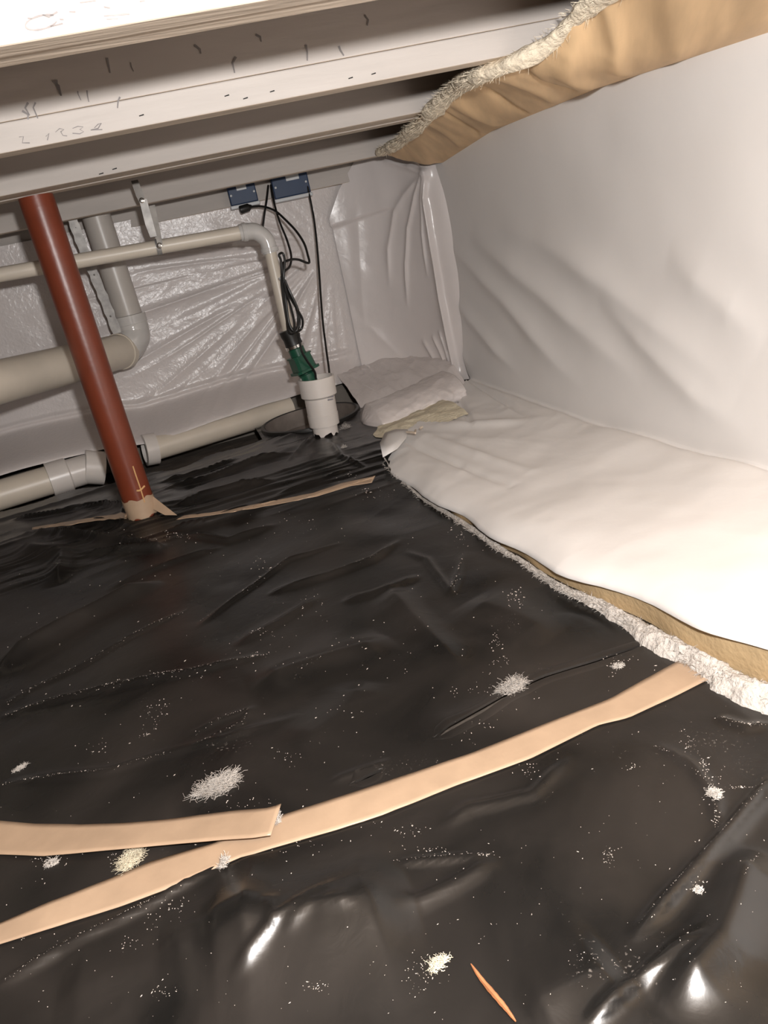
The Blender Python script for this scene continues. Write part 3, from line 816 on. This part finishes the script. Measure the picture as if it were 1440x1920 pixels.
# discharge pipe + riser
DY = 2.86
dis = thing('discharge_pipe', (0.1, DY, .6), 'thin beige discharge pipe running under the joists and turning down to the green valve', 'pipe')
pL = atY(-200, 552, DY); p0 = atY(465, 434, DY); p1 = atY(505, 465, DY); p2 = atY(541, 622, DY-.02)
zl = (atY(0, 515, DY)[2]+p0[2])/2
pl0 = atY(0, 515, DY); dd = (pl0-p0)/np.linalg.norm(pl0-p0)
mesh_obj('horizontal_pipe', *tube([p0, p0+dd*2.2], .0235, 20), M['pvc'], dis)
mesh_obj('elbow', *tube(smooth_path([p0+dd*.03, p0, p0-dd*.028+np.array([0, 0, -.006]), p1+np.array([-.004, 0, .03]), p1+(p2-p1)*.06], 6), .0275, 20), M['elbow'], dis)
mesh_obj('elbow_ring', *lathe([(.026, 0), (.031, .001), (.031, .014), (.026, .015)], p0+dd*.02, -dd, 20), M['elbow'], dis)
mesh_obj('elbow_ring', *lathe([(.026, 0), (.031, .001), (.031, .014), (.026, .015)], p1+(p2-p1)*.05, p1-p2, 20), M['elbow'], dis)
mesh_obj('riser', *tube([p1, p2], .0215, 20), M['pvc'], dis)
# rubber coupling, clamp, green check valve, down pipe
vb = atY(578, 708, DY-.03); ax = (p2-vb)/np.linalg.norm(p2-vb)
val = thing('check_valve', vb, 'dark green check valve with a black rubber sleeve above the white sump pipe', 'valve')
Lv = np.linalg.norm(p2-vb)
mesh_obj('rubber_sleeve', *lathe([(.022, 0), (.033, .001), (.031, .03), (.034, .045), (.034, .062), (.022, .064)], p2-ax*.055, ax, 24), M['rubber'], val)
mesh_obj('hose_clamp', *lathe([(.033, 0), (.0355, .001), (.0355, .011), (.033, .012)], p2-ax*.062, ax, 24), M['chrome'], val)
vtop = p2-ax*.062
def sq_prism(base, axis, sections):
    axis = Vector([float(a) for a in axis]).normalized(); u = Vector((1, 0, 0)); u = (u-axis*u.dot(axis)).normalized(); v = axis.cross(u)
    R = Matrix.Rotation(radians(18), 3, axis); u = R @ u; v = R @ v
    V, F_ = [], []
    for (h, wx, wy) in sections:
        c = Vector([float(a) for a in base])+axis*h
        for sx, sy in ((-1,-.75),(-.75,-1),(.75,-1),(1,-.75),(1,.75),(.75,1),(-.75,1),(-1,.75)): V.append(tuple(c+u*wx*sx+v*wy*sy))
    for i in range(len(sections)-1):
        for k in range(8): F_.append((8*i+k, 8*i+(k+1) % 8, 8*i+8+(k+1) % 8, 8*i+8+k))
    F_ += [tuple(range(8))[::-1], tuple(8*(len(sections)-1)+k for k in range(8))]
    return V, F_
Lb = np.linalg.norm(vtop-vb)
mesh_obj('valve_neck', *lathe([(.028, 0), (.030, .002), (.030, Lb*.30), (.034, Lb*.32)], vb-ax*.02, ax, 24), M['green'], val)
mesh_obj('valve_flange', *sq_prism(vb, ax, [(Lb*.22, .047, .042), (Lb*.30, .047, .042)]), M['green'], val, False)
mesh_obj('valve_body', *sq_prism(vb, ax, [(Lb*.29, .038, .036), (Lb*.60, .036, .034), (Lb*.72, .035, .033)]), M['green'], val, False)
mesh_obj('valve_rim', *sq_prism(vb, ax, [(Lb*.71, .039, .036), (Lb*.76, .039, .036)]), M['green'], val, False)
mesh_obj('valve_neck', *lathe([(.030, Lb*.75), (.030, Lb*.98), (.026, Lb*1.0)], vb, ax, 24), M['green'], val)

# white sump pipe
SB = atZ(613, 822, .045); SBx, SBy = SB[0], SB[1]
stp = atY(592, 707, SBy)
sz0, sz1 = 0.03, float(stp[2])
Ls = sz1-sz0
sp = thing('sump_pipe', (SBx, SBy, 0.03), 'white stepped plastic sump pipe with a ragged foot, green valve standing in it', 'pipe')
axp = np.array([stp[0]-SBx, 0, Ls]); axp /= np.linalg.norm(axp)
rs_ = random.Random(4)
jg = [rs_.uniform(-.012, .014) for _ in range(36)]
mesh_obj('lower_pipe', *lathe([(.047, H1(SBx, SBy-.05)-sz0+.002), (.047, Ls*.30)], (SBx, SBy, sz0), axp, 36, jag=lambda k, i: jg[k] if i == 0 else 0), M['pvcwhite'], sp)
mesh_obj('coupling', *lathe([(.047, Ls*.275), (.0565, Ls*.278), (.0575, Ls*.45), (.0565, Ls*.455)], (SBx, SBy, sz0), axp, 36), M['pvcwhite'], sp)
mesh_obj('middle_pipe', *lathe([(.056, Ls*.44), (.056, Ls*.74)], (SBx, SBy, sz0), axp, 36), M['pvcwhite'], sp)
mesh_obj('hub', *lathe([(.056, Ls*.70), (.066, Ls*.73), (.0665, Ls*1.0), (.060, Ls*1.0), (.058, Ls*.72)], (SBx, SBy, sz0), axp, 36), M['pvcwhite'], sp)
# grey print on the pipe
def cyl_pt(px, py, cx, cy, rad):
    d = _F*FPX + _u*(px-720) + _v*(960-py); d = d/np.linalg.norm(d)
    a = d[0]**2+d[1]**2; bx_, by_ = _C[0]-cx, _C[1]-cy
    b = 2*(d[0]*bx_+d[1]*by_); c = bx_**2+by_**2-rad**2
    dis_ = max(0, b*b-4*a*c); t = (-b-math.sqrt(dis_))/(2*a); return _C+t*d
for (x0, y0, x1, y1) in ((612,740,622,738),(614,745,625,743),(615,750,624,748)):
    q0 = cyl_pt(x0, y0, SBx+.01, SBy, .0575); q1 = cyl_pt(x1, y1, SBx+.01, SBy, .0575)
    mesh_obj('printed_mark', *tube([q0, q1], .0028, 5), M['print'], sp)

# sump basin
bs = thing('sump_basin', (PIT[0], PIT[1], 0), 'black rimmed round sump basin in the floor behind the white sump pipe', 'sump')
rimz = 0.076
mesh_obj('rim', *lathe([(.188, -.03), (.202, -.03), (.205, -.008), (.203, .003), (.194, .005), (.188, 0)], (PIT[0], PIT[1], rimz), n=72), M['rubber'], bs)
mesh_obj('liner', *lathe([(.188, 0.002), (.187, -.05), (.19, -.068), (.12, -.072), (.0005, -.075)], (PIT[0], PIT[1], rimz), n=72), M['basin'], bs)

# floor drain along the wall foot
fdr = thing('floor_drain_pipe', (-0.6, 3.12, .05), 'beige drain pipe with white fittings lying along the foot of the back wall', 'pipe')
fa = atY(30, 925, 3.06); fb = atY(520, 806, 3.16)
fz = .093
A_ = np.array([fa[0], 3.08, fz]); B_ = np.array([fb[0], 3.315, fz-.01]); fd = (B_-A_)/np.linalg.norm(B_-A_)
def along(px, py):
    # point on the pipe axis that shows nearest to this pixel column
    best = None
    for t in np.linspace(-.5, 2, 501):
        p = A_+fd*t; d = p-_C; z = d @ _F; x = 720+FPX*(d @ _u)/z
        if best is None or abs(x-px) < best[0]: best = (abs(x-px), p)
    return best[1]
mesh_obj('drain_run', *tube([A_-fd*1.2, along(95, 0)], .056, 28), M['pvc'], fdr)
mesh_obj('drain_run', *tube([along(285, 0), along(545, 0)], .050, 28), M['pvc'], fdr)
q0, q1, q2 = along(92, 0), along(126, 0), along(172, 0)
mesh_obj('white_hub', *lathe([(.05, 0), (.0665, .002), (.0665, .075), (.06, .08)], q0, fd, 28), M['pvcwhite'], fdr)
mesh_obj('white_bend', *tube([q1, (q1+q2)/2, q2], .058, 28), M['pvcwhite'], fdr)
bd = fd+np.array([0, -.05, -.38]); bd /= np.linalg.norm(bd)
mesh_obj('white_hub', *lathe([(.055, -.03), (.067, -.028), (.067, .045), (.055, .047), (.05, .01)], q2, bd, 28), M['pvcwhite'], fdr)
q3 = along(222, 0)
mesh_obj('white_hub', *lathe([(.05, -.03), (.066, -.028), (.066, .05), (.055, .052)], q3, fd+np.array([0, 0, -.15]), 28), M['pvcwhite'], fdr)
q4 = along(284, 0)
mesh_obj('white_hub', *lathe([(.05, -.03), (.064, -.028), (.064, .02), (.05, .022)], q4, fd+np.array([0, 0, -.12]), 28), M['pvcwhite'], fdr)

# pipe hanger on the discharge pipe
hg = thing('pipe_hanger', (0.04, 2.85, .8), 'galvanised hanger bracket with a bright bolt holding the thin discharge pipe', 'bracket')
mesh_obj('upper_strap', *ribbon([atY(252, 338, 2.79), atY(262, 366, 2.79), atY(268, 380, 2.79)], (1, 0, 0), .011, .002), M['darkmetal'], hg, False)
mesh_obj('strap_leg', *ribbon([atY(268, 374, 2.785), atY(280, 420, 2.785), atY(288, 444, 2.785)], (1, 0, 0), .012, .002), M['metal'], hg, False)
mesh_obj('strap_leg', *ribbon([atY(285, 385, 2.81), atY(294, 430, 2.81), atY(301, 462, 2.81)], (1, 0, 0), .0095, .002), M['darkmetal'], hg, False)
for px, py in ((266, 376), (299, 460)):
    p = atY(px, py, 2.785)
    mesh_obj('bolt', *lathe([(.009, 0), (.009, .006), (.005, .007), (.005, .014), (.0001, .0145)], p, (0, -1, 0), 8), M['chrome'], hg, False)
mesh_obj('pipe_ring', *lathe([(.024, -.008), (.0265, -.008), (.0265, .008), (.024, .008)], atY(297, 463, DY), dd, 20), M['metal'], hg)

# ------------------------------------------------------------------ blue boxes
def blue_box(pc, wd, hh, label, label_plate):
    y1 = 3.445+pc[0]*math.tan(JA)-.001
    t = thing('outlet_box', (pc[0], y1, pc[2]), label, 'electrical box', None)
    v = xform(box(-wd/2, wd/2, -.055, 0, -hh/2, hh/2, .004), JA, (pc[0], y1, pc[2])); mesh_obj('body', *v, M['blue'], t, False)
    v = xform(box(-wd/2-.004, wd/2+.004, -.062, -.004, -hh/2-.014, -hh/2, .003), JA, (pc[0], y1, pc[2])); mesh_obj('base_rail', *v, M['boxwhite'], t, False)
    v = xform(box(-wd*.18+label_plate, wd*.18+label_plate, -.0575, -.05, hh*.18, hh*.42, .001), JA, (pc[0], y1, pc[2])); mesh_obj('label_plate', *v, M['boxwhite'], t, False)
    for sx in (-1, 1):
        p = Matrix.Rotation(JA, 3, 'Z') @ Vector((sx*wd*.42, -.055, -hh*.3))
        mesh_obj('screw', *lathe([(.005, 0), (.004, .003), (.0001, .0035)], (pc[0]+p.x, y1+p.y, pc[2]), (0, -1, 0), 10), M['boxwhite'], t)
    return t
b1 = atY(456, 363, 3.37); b2_ = atY(545, 347, 3.37)
blue_box(b1, .112, .075, 'smaller dark blue electrical box with a black plug below it', 0)
bb2 = blue_box(b2_, .150, .085, 'wider dark blue electrical box with two hanging cables, beside the white corner drape', .012)

# ------------------------------------------------------------------ cables
def cable(pts, label, r=.0042, group=None, name='power_cable'):
    P = [atY(x, y, d) for x, y, d in pts]
    t = mesh_obj(name, *tube(smooth_path(P, 7), r, 8), M['rubber'])
    return tag(t, label, 'cable', group)
pt = thing('plug_lead', atY(460, 391, 3.34), 'black plug and lead arching from under the smaller blue box', 'cable')
P = [atY(x, y, d) for x, y, d in [(462,389,3.34),(490,387,3.30),(515,395,3.24),(535,412,3.16),(555,433,3.06),(570,456,2.98),(577,478,2.92),(579,493,2.88),(560,487,2.86),(545,487,2.83),(530,495,2.80),(530,520,2.79)]]
mesh_obj('lead', *tube(smooth_path(P, 7), .0045, 8), M['rubber'], pt)
mesh_obj('plug', *lathe([(.006, .03), (.010, .022), (.015, .016), (.016, -.018), (.012, -.022), (.0005, -.022)], atY(459, 391, 3.34), (1, -.1, .1), 14), M['rubber'], pt)
cable([(503,348,3.375),(500,375,3.32),(496,400,3.22),(493,424,3.02)], 'short black cable from the wider blue box down behind the pipe elbow')
cable([(508,347,3.36),(514,380,3.28),(524,415,3.18),(538,450,3.02),(546,480,2.90),(543,500,2.84),(533,510,2.80),(529,530,2.79)], 'black cable curving from the wider blue box into the cable bundle')
cable([(574,337,3.35),(582,375,3.33),(590,420,3.30),(597,490,3.20),(604,590,3.05),(611,650,2.93),(617,694,2.85),(618,715,2.83)], 'long straight black cable hanging from the wider blue box into the sump pipe')
cb = thing('cable_bundle', atY(535, 560, 2.79), 'coiled bundle of black cable tied to the riser above the green valve', 'cable')
loops = [
 [(530,525),(527,490),(523,478),(530,475),(534,490),(532,520),(536,560),(541,600),(550,620),(561,612),(560,585),(545,550),(531,522)],
 [(528,520),(532,560),(538,598),(547,618),(557,618),(558,590),(550,565),(534,525)],
 [(531,520),(540,550),(556,578),(567,598),(566,615),(557,622),(545,622),(538,600),(529,540),(528,518)],
 [(528,500),(530,540),(537,590),(541,622),(551,626)],
 [(531,515),(536,545),(545,575),(551,600),(553,624)],
]
for k, lp in enumerate(loops):
    P = [atY(x, y, 2.785-.006*((k+i) % 3)) for i, (x, y) in enumerate(lp)]
    mesh_obj('strand', *tube(smooth_path(P, 6), .0042, 7), M['rubber'], cb)
mesh_obj('cable_tie', *lathe([(.010, -.004), (.0125, -.004), (.0125, .004), (.010, .004)], atY(529, 521, 2.785), ax, 14), M['boxwhite'], cb)
mesh_obj('tail', *tube(smooth_path([atY(x, y, d) for x, y, d in ((560,624,2.775),(565,655,2.77),(575,675,2.775),(590,697,2.80),(592,712,2.81))], 6), .0042, 7), M['rubber'], cb)

# ------------------------------------------------------------------ tapes
def tape(name, up, lo, label, lift=0.003, n=90, curl=None, group=None, thick=.0012, parent=None):
    def res(poly, m):
        q = np.array(poly, float); L = np.concatenate([[0], np.cumsum(np.hypot(*np.diff(q, axis=0).T))]); L /= L[-1]
        u = np.linspace(0, 1, m); return np.stack([np.interp(u, L, q[:, 0]), np.interp(u, L, q[:, 1])], 1)
    U, Lo = res(up, n), res(lo, n); V = []; nv = 8
    for i in range(n):
        for k in range(nv):
            q = k/(nv-1); px, py = U[i]*(1-q)+Lo[i]*q
            p = on_floor(px, py); z = H1(p[0], p[1])
            lf = lift+(curl(i/(n-1), q) if curl else 0)
            p = atZ(px, py, z+lf); V.append(p)
    V = np.array(V); G = V.reshape(n, nv, 3)
    ker = np.ones(7)/7
    for k in range(nv):
        z = np.pad(G[:, k, 2], 3, mode='edge'); zs = np.convolve(z, ker, 'valid'); G[:, k, 2] = np.maximum(zs, G[:, k, 2]-.001)
    o = mesh_obj(name, G.reshape(-1, 3), grid_faces(n, nv)[::-1], M['tape'], parent)
    if parent is None: tag(o, label, 'tape', group)
    return solidify(o, thick, 0)
T2U = [(-420,1900),(-200,1820),(-60,1758),(0,1731),(90,1692),(195,1652),(280,1617),(400,1581),(525,1530),(620,1499),(720,1467),(890,1410),(1040,1350),(1145,1310),(1220,1267),(1278,1236)]
T2L = [(-420,1935),(-200,1850),(-60,1790),(0,1770),(90,1742),(225,1700),(300,1672),(390,1634),(452,1607),(540,1582),(630,1556),(720,1527),(845,1477),(995,1422),(1120,1360),(1180,1345),(1260,1308),(1332,1272)]
tape('floor_tape', T2U, T2L, 'long wide tan tape stuck straight across the black sheet up to the insulation ledge', .003, 150)
def curl(s, q): return 0.012*sstep(.35, 1, s)*(0.35+.65*q)+0.010*sstep(.9, 1, s)*(1-q)
T3U = [(-480,1540),(-220,1535),(-60,1535),(0,1539),(65,1545),(150,1546),(230,1544),(310,1537),(410,1524),(500,1515),(527,1507)]
T3L = [(-480,1612),(-220,1604),(-60,1600),(0,1602),(80,1605),(170,1597),(280,1587),(400,1576),(470,1571),(508,1566)]
tape('floor_tape', T3U, T3L, 'shorter loose tan tape whose curled end lies on the wide tape', .004, 110, curl)
tape('floor_tape', [(335,972),(345,966),(390,962),(430,955),(512,939),(587,924),(639,906),(704,892)], [(330,975),(345,972),(390,967),(430,961),(512,947),(593,931),(658,911),(697,905)], 'narrow tan tape running from the red post towards the white ledge', .013, 70)
tape('floor_tape', [(60,989),(133,977),(178,969),(238,962)], [(60,993),(133,984),(180,976),(238,972)], 'short narrow tan tape half hidden under the black sheet beside the red post', .015, 40)

# ------------------------------------------------------------------ slit, splinter
def slit_lips(P, wid):
    """the two cut edges of the film on either side of an open slit"""
    n = len(P); parts = []
    for sd in (1, -1):
        V = []
        for i, p in enumerate(P):
            d = P[min(i+1, n-1)]-P[max(i-1, 0)]; nn = np.array([-d[1], d[0]]); nn = nn/(np.linalg.norm(nn)+1e-9)
            ww = np.interp(i/(n-1), np.linspace(0, 1, len(wid)), wid)
            tp_ = min(1, min(i, n-1-i)/5+.08)
            for o_, up in ((ww, -.0030), (ww+.0012, .0006), (ww+.004*tp_, .0009), (ww+.009*tp_, .0006), (ww+.016*tp_, .0003), (ww+.019*tp_, -.0012)):
                q = p[:2]+nn*o_*sd; V.append((q[0], q[1], H1(q[0], q[1])+up))
        f = grid_faces(n, 6); parts.append((V, f if sd < 0 else [g[::-1] for g in f]))
    return join(*parts)
for (pts, wd), P, lab in zip(SLITS, SLIT_XY, ('dark narrow slit cut in the black sheet, passing under a white wool tuft', 'short dark slit in the black sheet just behind the wide tan tape')):
    tag(mesh_obj('sheet_slit', *slit_lips(P, wd), M['black']), lab, 'slit')
P = [surf(x, y, .004) for x, y in ((884,1812),(905,1842),(930,1872),(950,1896),(968,1920))]
o = mesh_obj('wood_splinter', *tube(smooth_path(P, 5), [.0006]+[0.0008+.0024*sin(pi*min(1, (k+1)/20))**.8*(0.8+.3*((k*7) % 5)/5) for k in range(19)]+[.0008], 6), M['rust'])
tag(o, 'thin rusty orange wood splinter lying on the glossy black sheet', 'splinter')

# ------------------------------------------------------------------ tufts
def tuft(px, py, sx, sy, sz, nfib, label, mat='wool', rot=0.0, r=.00022, lift=0.0):
    rn = random.Random(int(px*7+py)); c = surf(px, py, lift); parts = []
    for k in range(int(nfib*4)):
        a = rn.uniform(0, 2*pi); q = math.sqrt(rn.random())
        p = np.array([q*sx*cos(a), q*sy*sin(a), rn.random()*sz*(1-q*q*.7)])
        pts = [p]; d = np.array([rn.gauss(0, 1), rn.gauss(0, .6), rn.gauss(0, .5)]); d /= np.linalg.norm(d)
        st_ = rn.uniform(.08, .21)*max(sx, sy)
        for _ in range(4):
            d = d+np.array([rn.gauss(0, .5), rn.gauss(0, .5), rn.gauss(0, .4)]); d /= np.linalg.norm(d)
            nx_ = pts[-1]+d*st_; nx_[2] = min(max(nx_[2], .001), sz*1.2); pts.append(nx_)
        R = np.array([[cos(rot), -sin(rot), 0], [sin(rot), cos(rot), 0], [0, 0, 1]])
        parts.append(tube([c+R@p_ for p_ in pts], r*rn.uniform(.7, 1.6), 3, False))
    o = mesh_obj('wool_tuft', *join(*parts), M[mat], origin=c)
    return tag(o, label, 'wool tuft')
tuft(960, 1291, .024, .013, .014, 170, 'fluffy white wool tuft lying across the dark slit', rot=.2)
tuft(408, 1474, .034, .017, .007, 200, 'flat white wool tuft on the black sheet behind the loose tan tape', rot=.15)
tuft(246, 1612, .014, .022, .005, 130, 'grey-green wool scrap in the gap between the two tan tapes', 'yellow', rot=-.5)
tuft(1340, 1490, .008, .010, .005, 60, 'small wool tuft on a dusty crease between the wide tape and the near fold')
tuft(1310, 1670, .005, .005, .004, 35, 'tiny wool tuft on the long raised fold of the near black sheet')
tuft(822, 1808, .012, .006, .006, 60, 'cream wool crumb beside the rusty splinter', 'yellow', rot=.3)
tuft(421, 1622, .005, .011, .008, 50, 'white wool wisp caught on the front edge of the wide tan tape', rot=-.4, lift=.003)
tuft(521, 1541, .005, .013, .009, 60, 'pinkish white wool wisp at the curled end of the loose tape', rot=-.2, lift=.006)
tuft(1160, 1250, .009, .007, .004, 40, 'small star-shaped wool wisp between the dark slit and the wide tape')
tuft(97, 1620, .010, .008, .005, 40, 'small wool crumb in front of the loose tape, beside the grey-green scrap')
tuft(40, 1440, .012, .005, .004, 40, 'thin white wool wisp on the black sheet far behind the loose tape', rot=.4)
tuft(645, 840, .010, .007, .012, 40, 'small pale wool crumb in front of the white sump pipe')
tuft(648, 803, .018, .012, .02, 50, 'wisp of pale wool beside the ragged foot of the sump pipe')

# ------------------------------------------------------------------ crumbs and dust scattered on the sheets, and light streaks drawn with them
def crumbs():
    rn = random.Random(21); V, F_ = [], []
    def crumb(x, y, s, el=1.0, a=0.0):
        z = H1(x, y); n = len(V)
        for k in range(4):
            b = a+k*pi/2; q = s*(el if k % 2 == 0 else 1)*rn.uniform(.7, 1.2)
            V.append((x+q*cos(b), y+q*sin(b), z+s*.2))
        V.append((x, y, z+s*1.2)); V.append((x, y, z-s*.3))
        for k in range(4): F_.append((n+k, n+(k+1) % 4, n+4)); F_.append((n+(k+1) % 4, n+k, n+5))
    for k in range(420):
        px, py = rn.uniform(0, 1440), rn.uniform(1000, 1915)
        p = on_floor(px, py)
        if p[0] > x_front(p[1])-.01: continue
        dist = math.hypot(p[0], p[1]-0)+.3
        s = rn.choice((.0005, .0006, .0008, .0008, .0011))*dist*.58
        if rn.random() < .02: s *= 1.8
        crumb(p[0], p[1], s, rn.choice((1, 1, 1.6, 3)), rn.uniform(0, pi))
    clusters = [(970,1130,14,24,40),(930,1205,10,22,24),(940,1240,22,10,22),(1160,1240,26,14,26),(1150,1255,10,14,12),(870,1295,60,10,20),(900,1360,26,10,20),
      (500,1190,24,14,24),(490,1065,22,22,24),(480,1235,20,8,20),(210,1290,26,10,18),(330,1270,60,8,30),(290,1340,20,26,26),(270,1378,10,6,14),(190,1405,30,14,18),(540,1425,24,10,18),
      (470,1510,50,24,22),(420,1470,40,20,30),(100,1620,40,14,36),(220,1610,26,14,22),(640,1350,40,40,14),(590,1140,30,30,16),(340,1010,34,10,22),(310,1005,20,10,18),
      (1290,1400,16,14,20),(1320,1440,14,16,26),(1340,1480,16,30,44),(1345,1540,8,26,26),(1400,1365,34,8,30),(1380,1480,30,4,12),(1140,1608,12,20,34),(800,1600,40,10,24),(760,1565,50,14,30),
      (990,1440,20,20,24),(1180,1440,14,6,12),(810,1815,34,24,50),(790,1840,24,24,36),(300,1730,60,30,36),(330,1700,40,20,20),(240,1780,30,20,16),(600,1870,30,8,26),(310,1870,30,10,26),
      (910,1605,20,6,20),(1310,1670,14,14,20),(1260,1760,60,30,18),(1090,1810,24,14,16),(700,930,30,10,24),(660,900,30,14,16),(560,990,80,20,26),(240,1000,60,10,16),(870,1005,24,14,22),(850,1100,10,10,16),
      (740,1230,60,60,20),(560,1240,80,40,22),(120,1180,80,60,18),(60,1760,40,20,16),(950,1300,60,26,24),(1240,1300,30,16,22),(1060,1380,40,20,16),(560,1600,60,16,20)]
    for cx, cy, sx, sy, n in clusters:
        for k in range(n):
            px, py = rn.gauss(cx, sx*.6), rn.gauss(cy, sy*.6)
            p = on_floor(px, py)
            if p[0] > x_front(p[1])-.01: continue
            dist = math.hypot(p[0], p[1])+.3
            crumb(p[0], p[1], rn.choice((.0004, .0006, .0008, .0011))*dist*.6, rn.choice((1, 1.3, 2.5)), rn.uniform(0, pi))
    crease_streaks = [[(0,1345),(150,1310),(290,1275),(400,1255),(500,1232)], [(10,1320),(150,1255),(250,1200),(350,1145)], [(375,1165),(430,1130),(490,1090),(540,1055)], [(365,1380),(420,1350),(468,1335),(460,1358),(365,1405)],  # crumb lines on creases: dust, and the film's light streaks drawn as specks
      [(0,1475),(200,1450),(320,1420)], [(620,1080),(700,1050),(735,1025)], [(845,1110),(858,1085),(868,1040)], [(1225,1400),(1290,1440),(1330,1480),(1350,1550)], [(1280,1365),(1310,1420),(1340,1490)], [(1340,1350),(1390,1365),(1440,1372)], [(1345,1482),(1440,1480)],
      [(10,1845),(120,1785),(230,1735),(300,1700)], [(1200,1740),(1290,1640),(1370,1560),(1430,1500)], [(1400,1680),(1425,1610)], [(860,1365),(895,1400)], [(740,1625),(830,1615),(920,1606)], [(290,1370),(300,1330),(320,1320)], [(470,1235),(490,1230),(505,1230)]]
    for tr in crease_streaks:
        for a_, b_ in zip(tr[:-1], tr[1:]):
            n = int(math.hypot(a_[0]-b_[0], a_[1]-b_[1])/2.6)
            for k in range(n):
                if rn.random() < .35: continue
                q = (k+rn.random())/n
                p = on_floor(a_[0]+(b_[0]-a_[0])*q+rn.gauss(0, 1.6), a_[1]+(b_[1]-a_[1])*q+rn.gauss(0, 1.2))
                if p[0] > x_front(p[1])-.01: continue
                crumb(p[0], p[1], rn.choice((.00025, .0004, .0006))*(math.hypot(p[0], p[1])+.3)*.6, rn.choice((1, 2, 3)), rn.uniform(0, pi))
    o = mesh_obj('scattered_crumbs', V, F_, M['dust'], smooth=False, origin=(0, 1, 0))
    tag(o, 'pale dust and wool crumbs scattered over the black plastic sheets, some drawn as light streaks on creases', 'debris', kind='stuff')
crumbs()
